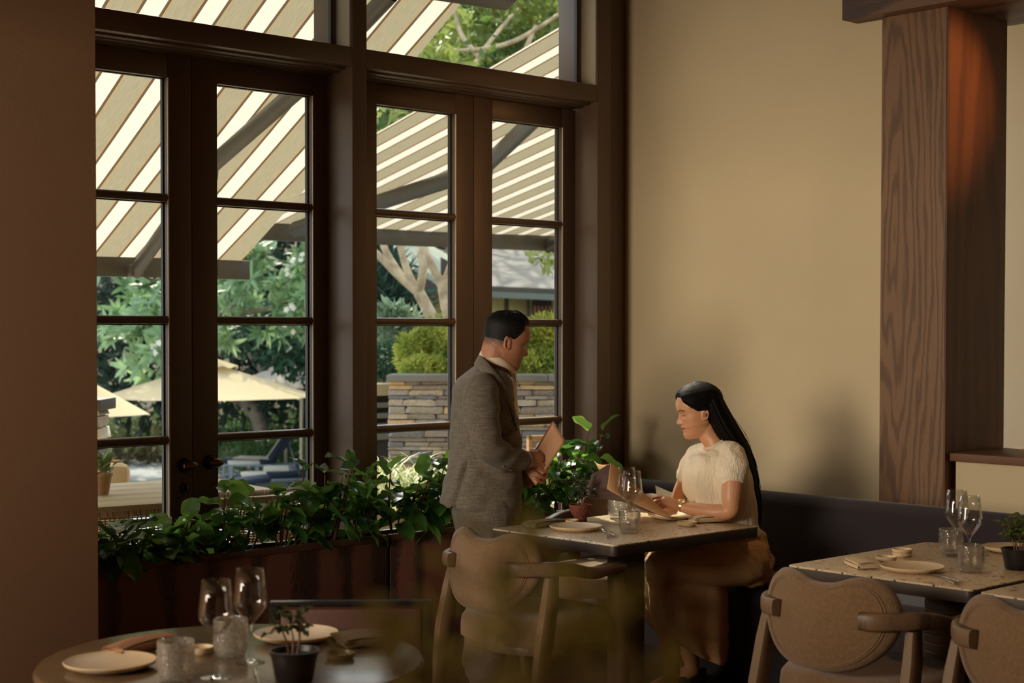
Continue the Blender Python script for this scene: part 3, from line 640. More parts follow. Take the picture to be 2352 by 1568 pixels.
for x0, x1 in ((930, 946), (976, 986), (1012, 1030)):
    obj('post', quad_solid([hq(x0, 770, 26.9), hq(x1, 770, 26.9), hq(x1, 600, 26.9), hq(x0, 590, 26.9)], -0.1), M_hdark, hw2)

# ---- variegated grasses beside the terrace: every clump a thing, every blade a part
M_blade = mat('variegated_blade', srgb(196, 200, 150), 0.5, 0.0, trans=0.35)
M_blade2 = mat('green_blade', srgb(104, 136, 74), 0.5, 0.0, trans=0.35)
def blade(L, w, bend, n=7):
    V = []
    for i in range(n):
        t = i/(n-1); a = bend*t; x = L*(sin(a)/max(bend, .01)); z = L*((1-cos(a))/max(bend, .01)); ww = w*(1-t**2.2)*0.5+0.0006
        V += [(z, -ww, x), (z, 0, x-0.15*ww), (z, ww, x)]
    return V, [(i*3+k, i*3+k+1, i*3+k+4, i*3+k+3) for i in range(n-1) for k in range(2)]
bl = [mesh('blade', blade(L, w, b), M_) for L, w, b in ((0.42, 0.014, 1.5), (0.36, 0.013, 2.1), (0.5, 0.014, 1.8), (0.3, 0.012, 1.1), (0.45, 0.013, 2.5)) for M_ in (M_blade, M_blade2)]
gw = ['leftmost', 'second from the left', 'third from the left', 'fourth from the left', 'fifth from the left', 'sixth from the left']
for i, (x, y, D) in enumerate([(878, 1150, 8.6), (922, 1140, 8.8), (968, 1150, 8.6), (1008, 1135, 8.8), (895, 1112, 9.2), (990, 1108, 9.2), (1040, 1130, 8.8), (945, 1118, 9.3)]):
    p = at(x, y+25, D); p.z = 0.52
    r = thing('variegated_grass', 'arching white striped grass clump, ' + ['at the left pane edge', 'second from the pane edge', 'centre front below the slate wall', 'behind the back of the standing man', 'raised clump behind the leftmost', 'raised clump left of the man\'s elbow', 'rightmost and half hidden by the man', 'raised clump at the middle of the pane'][i], 'grass', p, group='striped grass clumps')
    rg = random.Random(40+i)
    for k in range(30):
        link('blade', bl[rg.choices(range(10), (3, 1)*5)[0]], r, loc=(rg.uniform(-.04, .04), rg.uniform(-.04, .04), 0), rot=(0, rg.uniform(-.1, .35), rg.uniform(0, 6.28)))
pb = thing('planting_box', 'low raised bed holding the striped grasses outside the right doors', 'planter', at(955, 1200, 9.0)); pb.location.z = 0
obj('bed', xf(box2((-1.0, -0.35, -0.02), (0.7, 0.6, 0.52), 0.01), Matrix.Rotation(YAW-pi/2, 4, 'Z')), mat('bed_render', srgb(190, 172, 140), 0.85), pb)
g2 = thing('garden_sedge', 'fine sedge growing outside the right leaf, beyond the big menu folder', 'grass', at(1280, 1110, 9.4))
rg = random.Random(77)
for k in range(26): link('blade', bl[rg.randrange(10)], g2, loc=(rg.uniform(-.1, .1), rg.uniform(-.06, .06), 0), rot=(0, rg.uniform(-.1, .35), rg.uniform(0, 6.28)))

# ---- terrace furniture right outside
M_cush = mat('outdoor_cushion', srgb(196, 180, 140), 0.9, 0.06, 4, 0.2, 200); M_wick = mat('wicker', srgb(132, 112, 82), 0.7, 0.35, 60, vcol=srgb(92, 76, 56)); M_teak = mat('teak', srgb(196, 148, 96), 0.6, 0.2, 12)
def wicker_chair(label, pa, pb, drop=0.55):
    """seen from behind: woven band on top, basket weave below; pa, pb world ends of the top rail"""
    pa, pb = Vector(pa), Vector(pb); u = pb-pa; Lw = u.length; u.normalize(); w = Vector((-u.y, u.x, 0)); w = w if w.dot(FW) > 0 else -w
    base = (pa+pb)/2; base.z = -0.02
    r = thing('wicker_chair', label, 'chair', base, group='woven terrace chairs')
    M = Matrix(((u.x, w.x, 0, 0), (u.y, w.y, 0, 0), (0, 0, 1, 0), (0, 0, 0, 1))); zt = pa.z+0.02; h = Lw/2
    cv = lambda x: 0.10*(x/h)**2
    obj('top_band', xf(grid(lambda a, b: (-h+2*h*a, cv(-h+2*h*a)+0.022*cos(2*pi*b), zt-0.030+0.036*sin(2*pi*b)), 90, 13), M), wicker_band(), r)
    strands = []
    n = int(Lw/0.022)
    for i in range(n):
        x = -h+0.011+i*Lw/n; strands.append(tube([(x, cv(x)+0.006*(1 if (i % 2) else -1), zt-0.065-0.03*k*1.0) if k % 2 == 0 else (x, cv(x)-0.006*(1 if (i % 2) else -1), zt-0.065-0.03*k) for k in range(int(drop/0.03))], 0.0035, 4))
    for k in range(int(drop/0.012)):
        z = zt-0.07-0.012*k; strands.append(tube([(-h+Lw*i/(n*2), cv(-h+Lw*i/(n*2))+0.007*sin(pi*i+pi*k+pi/2)*(1 if i % 2 == 0 else 0), z) for i in range(2*n+1)], 0.0042, 4))
    s = obj('weave', xf(join(*strands), M), M_wick, r); s['kind'] = 'stuff'
    obj('seat', xf(box2((-h+.03, 0.06, 0.36), (h-.03, 0.58, 0.44), 0.03), M), M_cush, r)
    for sx in (-1, 1):
        obj('leg', xf(tube([(sx*(h-.01), cv(h)+.01, zt-0.02), (sx*(h-.02), 0.1, 0)], 0.018, 8), M), M_teak, r)
        obj('leg', xf(tube([(sx*(h-.02), 0.56, 0.40), (sx*(h-.02), 0.56, 0)], 0.018, 8), M), M_teak, r)
    return r
def wicker_band():
    if 'wicker_band' in MATS: return MATS['wicker_band']
    m = mat('wicker_band', srgb(200, 178, 138), 0.6); N, L = nt(m); b = N['Principled BSDF']
    tc = N.new('ShaderNodeTexCoord'); nz = N.new('ShaderNodeTexNoise'); nz.noise_dimensions = '1D'; nz.inputs['Scale'].default_value = 90; nz.inputs['Detail'].default_value = 1
    sp = N.new('ShaderNodeSeparateXYZ'); L.new(tc.outputs['Object'], sp.inputs[0]); w = math_n(N, L, 'ADD', sp.outputs[0], math_n(N, L, 'MULTIPLY', sp.outputs[1], -0.9))
    L.new(w, nz.inputs['W']); r = N.new('ShaderNodeValToRGB'); r.color_ramp.elements[0].position = 0.35; r.color_ramp.elements[1].position = 0.65
    r.color_ramp.elements[0].color = srgb(92, 74, 54); r.color_ramp.elements[1].color = srgb(176, 152, 114); L.new(nz.outputs[0], r.inputs[0]); L.new(r.outputs[0], b.inputs['Base Color'])
    return m
wicker_chair('woven terrace chair back filling the foot of the leftmost pane', at(120, 1166, 7.3), at(470, 1128, 7.7))
wicker_chair('woven terrace chair with pale wood corners outside the second leaf', at(526, 1136, 7.3), at(718, 1116, 7.75))
ot = thing('terrace_table', 'long pale wooden terrace table outside the left doors', 'table', onZ(420, 1130, 0.74)); ot.location.z = -0.02
MT = Matrix.Rotation(radians(-7.7), 4, 'Z')
for k in range(5):
    obj('table_plank', xf(box2((-1.0, -0.50+0.205*k, 0.735), (0.45, -0.50+0.205*k+0.202, 0.76), 0.002), MT), mat('table_teak', srgb(168, 150, 112), 0.6, 0.12, 6, stretch=(1, 8, 1)), ot)
for sx in (-0.9, 0.38):
    for sy in (-0.42, 0.44): obj('leg', xf(box2((sx-.03, sy-.03, 0), (sx+.03, sy+.03, 0.735)), MT), M_teak, ot)
ot.location.y += 0.1
ac = thing('cushioned_chair', 'cream cushioned terrace chair across the long terrace table', 'chair', at(262, 1140, 8.6)); ac.location.z = -0.02
zc = at(270, 1064, 8.6).z+0.02
MA = Matrix.Rotation(radians(-30), 4, 'Z')
obj('back_cushion', xf(box2((-0.24, -0.06, 0.42), (0.085, 0.09, zc), 0.045, ), MA), M_cush, ac)
obj('frame', xf(box2((-0.25, 0.09, 0.1), (0.04, 0.12, zc+0.012), 0.01), MA), M_teak, ac)
obj('seat', xf(box2((-0.26, -0.5, 0.34), (0.09, -0.02, 0.46), 0.04), MA), M_cush, ac)
for sx in (-.22, .05):
    for sy in (-.45, .05): obj('leg', xf(box2((sx-.02, sy-.02, 0), (sx+.02, sy+.02, 0.36)), MA), M_teak, ac)
pp = thing('potted_succulent', 'small succulent in a clay pot on the terrace table', 'plant', onZ(232, 1136, 0.74))
obj('pot', lathe([(0.0, 0), (0.036, 0), (0.05, 0.088), (0.055, 0.09), (0.055, 0.105), (0.047, 0.105), (0.045, 0.085), (0, 0.085)], 24), mat('clay_pale', srgb(186, 150, 110), 0.9, 0.3, 20), pp)
sl = mesh('leaf', leafcard(0.075, 0.034, 0.3, 0.15, 4), leafmat('succulent_leaf', srgb(158, 172, 116), srgb(92, 116, 72), 0.5, 0.2, 12))
rg = random.Random(3)
for k in range(34): link('leaf', sl, pp, M=Matrix.Translation((rg.gauss(0, .02), rg.gauss(0, .02), 0.10+rg.random()*.075)) @ Matrix.Rotation(rg.uniform(0, 6.28), 4, 'Z') @ Matrix.Rotation(-rg.uniform(.2, 1.3), 4, 'Y'))
gc = thing('garden_chair', 'wood framed garden chair with cream cushion behind the big menu folder', 'chair', at(1245, 1080, 9.6)); gc.location.z = 0
zt = at(1240, 1000, 9.6).z; MG = Matrix.Rotation(YAW-pi/2+0.25, 4, 'Z')
obj('frame', xf(join(box2((-0.085, 0, 0.2), (-0.055, 0.06, zt), 0.006), box2((-0.085, 0, zt-0.028), (0.30, 0.06, zt), 0.006), box2((0.28, 0, 0.2), (0.31, 0.06, zt), 0.006)), MG), M_teak, gc)
obj('back_cushion', xf(box2((-0.04, -0.05, 0.5), (0.27, 0.04, zt-0.035), 0.03), MG), M_cush, gc)
obj('seat', xf(box2((-0.06, -0.45, 0.36), (0.29, 0.05, 0.5), 0.03), MG), M_cush, gc)
for sx in (-.06, .27):
    for sy in (-.4, .03): obj('leg', xf(box2((sx-.02, sy-.02, 0), (sx+.02, sy+.02, 0.4)), MG), M_teak, gc)

# ---- parasols and loungers on the pool deck
M_para = mat('parasol_cream', srgb(216, 196, 154), 0.9, 0.08, 1.5, trans=0.4); M_para2 = mat('parasol_shaded', srgb(176, 166, 150), 0.9, 0.06, 1.5, trans=0.15); M_pole = mat('parasol_pole', srgb(208, 190, 156), 0.6)  # second canvas is the cream one greyed to paint in shade
def parasol(label, apex, rim_y, D, R, rot, mtl, seed, vent=0.26, n=8):
    top = at(apex[0], apex[1], D); zr = at(apex[0], rim_y, D).z; h = top.z-zr
    r = thing('parasol', label, 'parasol', (top.x, top.y, -1.85))
    ht = top.z+1.85; hr = zr+1.85
    def f(a, b):
        th = 2*pi*a+rot; k = (a*n) % 1; sag = 1-0.075*(1-abs(2*k-1))
        rr = R*b*sag; z = hr + h*(1-b)-0.045*h*sin(pi*b)*(1-abs(2*k-1))
        return (rr*cos(th), rr*sin(th), z)
    obj('canopy', grid(f, n*6, 9, True), mtl, r, ang=25)
    def g(a, b):
        th = 2*pi*a+rot; rr = R*vent*(0.05+0.95*b); z = ht+0.09-0.16*b+0.02*b*sin(a*2*pi*9+seed)
        return (rr*cos(th), rr*sin(th), z)
    obj('vent_cap', grid(g, 54, 5, True), mtl, r)
    obj('pole', tube([(0, 0, 0), (0, 0, ht+0.2)], 0.035, 10), M_pole, r)
    for k in range(n):
        th = 2*pi*k/n+rot; obj('rib', tube([(0, 0, ht-0.05), (R*cos(th), R*sin(th), hr-0.015)], 0.014, 5), M_pole, r)
    obj('base', lathe([(0, 0), (0.32, 0), (0.32, 0.06), (0.06, 0.10), (0, 0.10)], 20), mat('parasol_base', srgb(90, 86, 80), 0.7), r)
    return r
parasol('large cream parasol in the middle of the left doors', (482, 832), 910, 25, 1.72, 0.35, M_para, 1)
parasol('cream parasol cut off by the left pane edge, behind the stone pillar', (176, 858), 951, 20, 0.92, 0.9, M_para, 2, n=4)
parasol('parasol toned grey for shade, its vented top behind the large cream one', (655, 802), 882, 37, 1.7, 0.2, M_para2, 3)
parasol('second parasol toned grey for shade overlapping the first at the right leaf', (692, 812), 886, 33.3, 1.6, 0.5, M_para2, 4)
M_navy = mat('lounger_navy', srgb(48, 58, 76), 0.85); M_towel = mat('towel_white', srgb(232, 222, 202), 0.95, 0.06, 30, 0.6, 90); M_lfr = mat('lounger_grey', srgb(150, 158, 164), 0.6)
def lounger(label, p, rz, back=0.9, towel=True):
    r = thing('sun_lounger', label, 'lounger', (p.x, p.y, -1.85), rz, 'navy loungers on the pool deck')
    obj('frame', join(box2((-0.95, -0.33, 0.24), (0.95, -0.28, 0.30), 0.01), box2((-0.95, 0.28, 0.24), (0.95, 0.33, 0.30), 0.01), box2((-0.95, -0.33, 0.24), (-0.9, 0.33, 0.30))), M_lfr, r)
    for sx in (-.8, .8):
        for sy in (-.3, .3): obj('leg', box2((sx-.03, sy-.03, 0), (sx+.03, sy+.03, 0.25)), M_lfr, r)
    obj('cushion', box2((-0.93, -0.29, 0.30), (0.25, 0.29, 0.42), 0.05), M_navy, r)
    Mb = Matrix.Translation((0.25, 0, 0.36)) @ Matrix.Rotation(-back, 4, 'Y')
    obj('back_cushion', xf(box2((0, -0.29, -0.06), (0.85, 0.29, 0.06), 0.05), Mb), M_navy, r)
    obj('back_strut', tube([(0.75, 0.2, 0.30), (0.25+0.6*cos(back), 0.2, 0.3+0.6*sin(back))], 0.02, 6), M_lfr, r)
    if towel:
        obj('towel', join(box2((-0.6, -0.30, 0.42), (0.28, 0.30, 0.445), 0.01), xf(box2((0.02, -0.30, 0.06), (0.90, 0.30, 0.09), 0.012), Mb)), M_towel, r)
    return r
lounger('navy lounger with a raised back draped in a white towel', at(600, 1062, 36.5), YAW-pi/2-0.15, 0.95)
lounger('flat navy lounger in front, carrying rolled towels', at(650, 1095, 33), YAW-pi/2+0.35, 0.12, False)
lounger('navy lounger partly hidden at the middle stile', at(492, 1116, 31), YAW-pi/2+0.3, 0.1, False)
lounger('navy lounger reaching past the right edge of the second leaf', at(765, 1098, 35.5), YAW-pi/2+0.9, 0.6, False)
sd = thing('lounger_side_table', 'small grey side table between the pool loungers', 'table', at(560, 1105, 34.5)); sd.location.z = -1.85
obj('table_top', xf(box2((-0.34, -0.3, 0.46), (0.34, 0.3, 0.52), 0.01), Matrix.Rotation(YAW-pi/2+0.2, 4, 'Z')), mat('side_top', srgb(222, 214, 198), 0.6), sd)
for sx in (-.28, .28):
    for sy in (-.25, .25): obj('leg', xf(box2((sx-.035, sy-.035, 0), (sx+.035, sy+.035, 0.46)), Matrix.Rotation(YAW-pi/2+0.2, 4, 'Z')), M_lfr, sd)
def towel_roll(label, p, rz):
    q = []
    for i in range(60):
        a = i/60*5.2*pi; rr = 0.025+0.105*i/60; q.append((rr*cos(a), rr*sin(a)))
    V, Fs = [], []
    for (x, z) in q:
        n = Vector((x, z)).normalized(); V += [(-0.26, x, z+0.13), (0.26, x, z+0.13)]
    for i in range(len(q)-1): Fs.append((2*i, 2*i+1, 2*i+3, 2*i+2))
    core = lathe([(0.0, -0.255), (0.118, -0.255), (0.125, -0.2), (0.125, 0.2), (0.118, 0.255), (0.0, 0.255)], 20)
    core = xf(core, Matrix.Translation((0, 0, 0.13)) @ Matrix.Rotation(pi/2, 4, 'Y'))
    o = obj('rolled_towel', join((V, Fs), core), M_towel, loc=p, rot=(0, 0, rz)); tag(o, label, 'towel', 'rolled towels on the loungers')
towel_roll('rolled white towel on the lounger nearer the middle stile', at(582, 1110, 32.6), YAW-pi/2+0.3)
towel_roll('rolled white towel beside the parasol pole, the farther roll', at(634, 1096, 33.2), YAW-pi/2+0.25)

rc = at(1230, 600, 36)+SUNV*8.5
leaf_tree('overhanging_palm', 'tall palm crown above the garden house throwing streaky shade on its roof', 'palm', [(rc, 1.9), (rc+Vector((2.6, -1.5, -0.4)), 1.7), (rc+Vector((-2.4, 1.6, -0.3)), 1.4)], 420, 1.25, 0.13, M_palm, 31, [([Vector((rc.x, rc.y, -1.85)), rc-Vector((0.3, 0, 4)), rc], [0.16, 0.13, 0.1])], base=Vector((rc.x, rc.y, -1.85)), lm=M_bark_d)
leaf_tree('hanging_branch', 'yellowing leafy branch hanging before the pale house roof', 'branch', [B(1262, 592, 20, 0.16), B(1290, 596, 20, 0.12), B(1230, 588, 20, 0.10)], 130, 0.11, 0.06, M_treeleaf, 32, [(px3((1400, 560, 20), (1330, 572, 20), (1240, 588, 20)), [0.02, 0.014, 0.006])], base=Vector(at(1400, 560, 20)))
# ================================================================== INSIDE: furniture and tableware
def terrazzo(name, base, chips, scale=44, rough=0.28):
    m = bpy.data.materials.new(name); m.use_nodes = True; N, L = nt(m); b = N['Principled BSDF']; b.inputs['Roughness'].default_value = rough
    tc = N.new('ShaderNodeTexCoord'); last = None
    nz = N.new('ShaderNodeTexNoise'); nz.inputs['Scale'].default_value = 14; L.new(tc.outputs['Object'], nz.inputs['Vector'])
    r0 = N.new('ShaderNodeValToRGB'); r0.color_ramp.elements[0].color = tuple(c*0.82 for c in base[:3])+(1,); r0.color_ramp.elements[1].color = base; L.new(nz.outputs[0], r0.inputs[0]); last = r0.outputs[0]
    for sc_, thr, keep, seed in ((scale, 0.42, 0.75, 0.0), (scale*2.1, 0.42, 0.6, 3.3)):
        mp = N.new('ShaderNodeMapping'); mp.inputs['Location'].default_value = (seed, seed*2, 0); L.new(tc.outputs['Object'], mp.inputs[0])
        v = N.new('ShaderNodeTexVoronoi'); v.voronoi_dimensions = '3D'; v.distance = 'MANHATTAN'; v.inputs['Scale'].default_value = sc_; L.new(mp.outputs[0], v.inputs['Vector'])
        sp = N.new('ShaderNodeSeparateColor'); L.new(v.outputs['Color'], sp.inputs[0])
        k1 = math_n(N, L, 'LESS_THAN', v.outputs['Distance'], math_n(N, L, 'MULTIPLY', sp.outputs[1], thr*1.5))
        k = math_n(N, L, 'MULTIPLY', k1, math_n(N, L, 'LESS_THAN', sp.outputs[0], keep))
        cr = N.new('ShaderNodeValToRGB'); cr.color_ramp.interpolation = 'CONSTANT'; e = cr.color_ramp.elements
        e[0].color = chips[0]; e[1].position = 0.25; e[1].color = chips[1]
        for i, c in enumerate(chips[2:]): q = e.new(0.45+0.2*i); q.color = c
        L.new(sp.outputs[2], cr.inputs[0])
        mx = N.new('ShaderNodeMix'); mx.data_type = 'RGBA'; L.new(k, mx.inputs[0]); L.new(last, mx.inputs[6]); L.new(cr.outputs[0], mx.inputs[7]); last = mx.outputs[2]
    L.new(last, b.inputs['Base Color']); return m
M_terr = terrazzo('terrazzo', srgb(228, 204, 168), [srgb(60, 46, 38), srgb(150, 104, 72), srgb(92, 76, 62), srgb(240, 226, 200)])
M_tedge = mat('table_edge', srgb(62, 48, 36), 0.5, 0.2, 10, stretch=(1, 1, 14))
M_ped = mat('pedestal_fluted', srgb(92, 72, 54), 0.55, 0.25, 20, stretch=(6, 6, 1))
M_chair_f = mat('chair_boucle', srgb(136, 105, 70), 0.95, 0.22, 90, 0.5, 260, sheen=0.3)
M_chair_w = wood('chair_wood', srgb(122, 96, 68), srgb(80, 60, 42), (0, 0, 0), (10, 10, 1.2), 4, 0.45, 0.1)
M_banq = mat('banquette_velvet', srgb(44, 32, 34), 0.85, 0.25, 3, 0.1, 120, sheen=0.25)
M_stone = mat('stoneware', srgb(220, 196, 158), 0.42, 0.08, 25)
M_linen = mat('napkin_linen', srgb(214, 190, 152), 0.9, 0.06, 20, 0.3, 220)
M_steel = mat('cutlery_steel', srgb(206, 196, 184), 0.22, metal=1.0)
M_wglass = glass('wine_glass', (0.96, 0.96, 0.95, 1), 1.5, 0.0, 1.25, pw=2.6)
M_tglass = glass('tumbler_glass', (0.88, 0.86, 0.82, 1), 1.5, 0.06, 1.5, bump=0.9, bscale=150, frost=0.10, pw=2.5)
M_tfrost = glass('tumbler_frosted', (0.88, 0.86, 0.82, 1), 1.5, 0.1, 1.3, bump=1.0, bscale=170, frost=0.26, pw=2.5)
M_planter = wood('planter_oak', srgb(116, 72, 56), srgb(62, 38, 30), (3.4, 5.42, 0.1), (5, 1, 1.4), 6, 0.5, 0.12)
M_soil = mat('potting_soil', srgb(62, 44, 32), 0.95, 0.5, 40, 0.8, 60)

def rrect(x0, y0, x1, y1, r, n=5):
    o = []
    for cx, cy, a0 in ((x1-r, y1-r, 0), (x0+r, y1-r, pi/2), (x0+r, y0+r, pi), (x1-r, y0+r, 3*pi/2)):
        for k in range(n+1):
            a = a0+pi/2*k/n; o.append((cx+r*cos(a), cy+r*sin(a)))
    return o
def cafe_table(label, x0, y0, x1, y1):
    cx, cy = (x0+x1)/2, (y0+y1)/2; w, d = (x1-x0)/2, (y1-y0)/2
    t = thing('dining_table', label, 'table', (cx, cy, 0))
    obj('tabletop', prism(rrect(-w, -d, w, d, 0.022), 'z', 0.734, 0.740, 0.0015), M_terr, t)
    obj('edge_band', prism(rrect(-w+0.0005, -d+0.0005, w-0.0005, d-0.0005, 0.022), 'z', 0.697, 0.7345, 0.001), M_tedge, t)
    pr = [(0.0, 0.03)]; z = 0.03
    while z < 0.68:
        pr += [(0.0725, z), (0.0745, z+0.004), (0.0745, z+0.022), (0.0725, z+0.026)]; z += 0.028
    pr += [(0.0, 0.697)]
    obj('pedestal', lathe(pr, 40), M_ped, t, ang=25)
    obj('base_plate', lathe([(0, 0), (0.24, 0), (0.24, 0.012), (0.08, 0.03), (0, 0.03)], 40), mat('base_plate', srgb(46, 38, 32), 0.5, metal=0.6), t)
    return t
cafe_table('terrazzo table with thick wooden edge between the standing man and the seated woman', 4.165, 3.915, 5.018, 4.590)
cafe_table('terrazzo table laid for two beside the dark banquette, behind the front right chair', 4.24, 2.50, 5.10, 3.195)
cafe_table('terrazzo table cut off by the right picture edge, its corner behind the last chair', 4.215, 1.77, 5.075, 2.465)

# ---- armchairs with a butterfly back
def armchair(label, loc, rz):
    t = thing('dining_chair', label, 'chair', loc, rz)
    # upholstered back: outline in (y, z) measured from the photograph's chair; bowed round the sitter
    half = [(0.0, 0.768), (0.045, 0.772), (0.095, 0.789), (0.135, 0.795), (0.175, 0.788), (0.212, 0.764), (0.236, 0.725), (0.245, 0.680), (0.238, 0.635), (0.215, 0.590), (0.178, 0.552), (0.13, 0.524), (0.07, 0.508), (0.0, 0.504)]
    H = smooth_path(half, 40); ol = [(a[0], a[1]) for a in H]+[(-a[0], a[1]) for a in H[-2:0:-1]]
    c0 = (0.0, 0.65); n = len(ol)
    def bx(y, z): return -0.235 + 1.15*y*y + (0.60-z)*0.10*-1 - 0.02
    rings = []
    for k in range(9):      # rear centre -> rim -> front centre
        s, off = ((0.04, -0.026), (0.5, -0.027), (0.86, -0.026), (0.965, -0.019), (1.0, 0.0), (0.965, 0.019), (0.86, 0.028), (0.5, 0.032), (0.04, 0.033))[k]
        rings.append([(bx(c0[0]+(y-c0[0])*s, c0[1]+(z-c0[1])*s)+off, c0[0]+(y-c0[0])*s, c0[1]+(z-c0[1])*s) for y, z in ol])
    back = obj('backrest', loft(rings), M_chair_f, t, ang=180)
    def seam(off, s):
        pts = [Vector((bx(y*s, c0[1]+(z-c0[1])*s)+off, y*s, c0[1]+(z-c0[1])*s)) for y, z in ol]; return tube(pts+[pts[0]], 0.0028, 6, cap=False)
    obj('piping', join(seam(-0.0255, 0.875), seam(-0.0265, 0.845)), M_chair_f, back)
    # seat pad
    def seat(a, b):
        th = 2*pi*a; r = (1, 1.0, 0.985, 0.93, 0.8, 0.5, 0.02)[min(6, int(round(b*6)))]; zz = (0.385, 0.425, 0.455, 0.474, 0.483, 0.488, 0.489)[min(6, int(round(b*6)))]
        sx = abs(cos(th))**0.72*(1 if cos(th) > 0 else -1); sy = abs(sin(th))**0.72*(1 if sin(th) > 0 else -1)
        return (0.03+0.262*sx*r, 0.262*sy*r, zz)
    obj('seat', join(grid(seat, 48, 7, True), prism([(0.03+0.26*abs(cos(q))**0.72*(1 if cos(q) > 0 else -1), 0.26*abs(sin(q))**0.72*(1 if sin(q) > 0 else -1)) for q in [2*pi*k/48 for k in range(48)]], 'z', 0.384, 0.387)), M_chair_f, t, ang=180)
    obj('seat_rail', prism([(0.03+0.25*abs(cos(q))**0.72*(1 if cos(q) > 0 else -1), 0.25*abs(sin(q))**0.72*(1 if sin(q) > 0 else -1)) for q in [2*pi*k/48 for k in range(48)]], 'z', 0.352, 0.385, 0.003), M_chair_w, t)
    for s in (-1, 1):
        # arm: grips the back from behind, sweeps round the side and runs forward with a slight dip
        path = [(bx(0.15, 0.67)-0.042, 0.150, 0.674), (bx(0.2, 0.67)-0.037, 0.205, 0.674), (-0.155, 0.262, 0.674), (-0.075, 0.283, 0.668), (0.03, 0.292, 0.645), (0.13, 0.290, 0.655), (0.19, 0.282, 0.650)]
        P = smooth_path(path, 22); rg = []
        for i, p in enumerate(P):
            q = Vector(P[min(i+1, 21)]-P[max(i-1, 0)]); q.z = 0; q.normalize(); nrm = Vector((-q.y, q.x, 0)); tt = i/21
            hh = 0.012*(1-tt)+0.0145+0.004*sin(pi*tt); w = 0.018+0.014*tt*(1-0.35*tt)
            ring = []
            for k in range(16):
                a = 2*pi*k/16; ca, sa = cos(a), sin(a); ca = abs(ca)**0.5*(1 if ca > 0 else -1); sa = abs(sa)**0.5*(1 if sa > 0 else -1)
                v = Vector(p)+nrm*(ca*w)+Vector((0, 0, sa*hh)); v.y *= s; ring.append(v)
            rg.append(ring)
        obj('arm', loft(rg), M_chair_w, t, ang=50)
        def leg(pts, sec):
            rg = []
            for i, p in enumerate(pts):
                w, d = sec[i]; rg.append([(p[0]+d*x, s*(p[1]+w*y), p[2]) for x, y in ((-1, -.7), (-.7, -1), (.7, -1), (1, -.7), (1, .7), (.7, 1), (-.7, 1), (-1, .7))])
            return loft(rg)
        obj('leg', leg([(-0.245, 0.268, 0), (-0.232, 0.270, 0.2), (-0.195, 0.272, 0.42), (-0.165, 0.268, 0.56), (-0.150, 0.262, 0.645)], [(0.015, 0.019), (0.018, 0.026), (0.022, 0.034), (0.021, 0.031), (0.017, 0.025)]), M_chair_w, t)
        obj('leg', leg([(0.235, 0.258, 0), (0.225, 0.264, 0.2), (0.205, 0.272, 0.42), (0.185, 0.278, 0.56), (0.16, 0.285, 0.645)], [(0.014, 0.016), (0.017, 0.021), (0.02, 0.026), (0.018, 0.024), (0.015, 0.02)]), M_chair_w, t)
    return t
ch1 = armchair('tan upholstered armchair drawn up to the table where the woman sits', (4.045, 4.230, 0), 0.0)
dup(ch1, 'tan upholstered armchair at the right table, its whole back in view', (4.125, 2.795, 0), 0.0)
dup(ch1, 'tan upholstered armchair cut off by the right picture edge', (4.125, 2.120, 0), 0.0)
dup(ch1, 'pale armchair beyond the woman\'s table, its seat in a patch of sunlight', (5.02, 4.80, 0), radians(190))

# ---- banquette
bq = thing('banquette', 'long dark upholstered banquette along the plaster wall', 'sofa', (5.7, 2.2, 0))
def bprof(pts, y0, y1): return prism(pts, 'y', y0, y1)
so = [(-0.08, 0.10), (-0.43, 0.10), (-0.435, 0.40)]+[(-0.43+0.035*(1-cos(a)), 0.41+0.04*sin(a)) for a in [pi/2*k/5 for k in range(6)]]+[(-0.06, 0.452)]
bo = [(-0.10, 0.30), (-0.085, 0.74)]+[(-0.05-0.04*cos(a), 0.755+0.048*sin(a)) for a in [pi*k/8 for k in range(9)]]+[(0.03, 0.30)]
obj('seat', bprof(so, -3.3, 3.15), M_banq, bq); obj('backrest', bprof(bo, -3.3, 3.15), M_banq, bq)
obj('plinth', box2((-0.36, -3.3, 0), (0.0, 3.15, 0.10)), mat('plinth_dark', srgb(30, 24, 22), 0.7), bq)
obj('back_panel', box2((0.0, -3.3, 0.0), (0.30, 3.15, 0.73)), M_frame, bq)
bq.location.x = 5.72
M_boucle = mat('cushion_boucle', srgb(214, 194, 154), 0.95, 0.12, 60, 0.35, 220, sheen=0.3)
def cushion(label, c, sz, rot):
    def f(a, b):
        u = -1+2*a; v = -1+2*b; return u, v
    n = 18; V = []; Fs = []
    for side in (1, -1):
        for j in range(n):
            for i in range(n):
                u = -1+2*i/(n-1); v = -1+2*j/(n-1); pin = 1-0.10*(1-abs(u)**2)*abs(v)**3-0.10*(1-abs(v)**2)*abs(u)**3
                th = side*sz[2]*((1-u**4)*(1-v**4))**0.6
                V.append((u*sz[0]*(1-0.09*(1-v*v)*(u*u)), th, v*sz[1]*(1-0.09*(1-u*u)*(v*v))))
    for s in range(2):
        for j in range(n-1):
            for i in range(n-1):
                o = s*n*n; q = (o+j*n+i, o+j*n+i+1, o+(j+1)*n+i+1, o+(j+1)*n+i); Fs.append(q if s else q[::-1])
    o = obj('cushion', (V, Fs), M_boucle, loc=c, rot=rot, ang=180); tag(o, label, 'cushion'); return o
cushion('cream textured cushion with a pointed corner beside the woman\'s far arm', (5.50, 5.00, 0.575), (0.19, 0.155, 0.06), (radians(-16), radians(4), radians(84)))
cushion('cream textured cushion leaning behind the pointed one at the woman\'s side', (5.58, 4.78, 0.60), (0.20, 0.17, 0.06), (radians(-10), radians(-8), radians(90)))
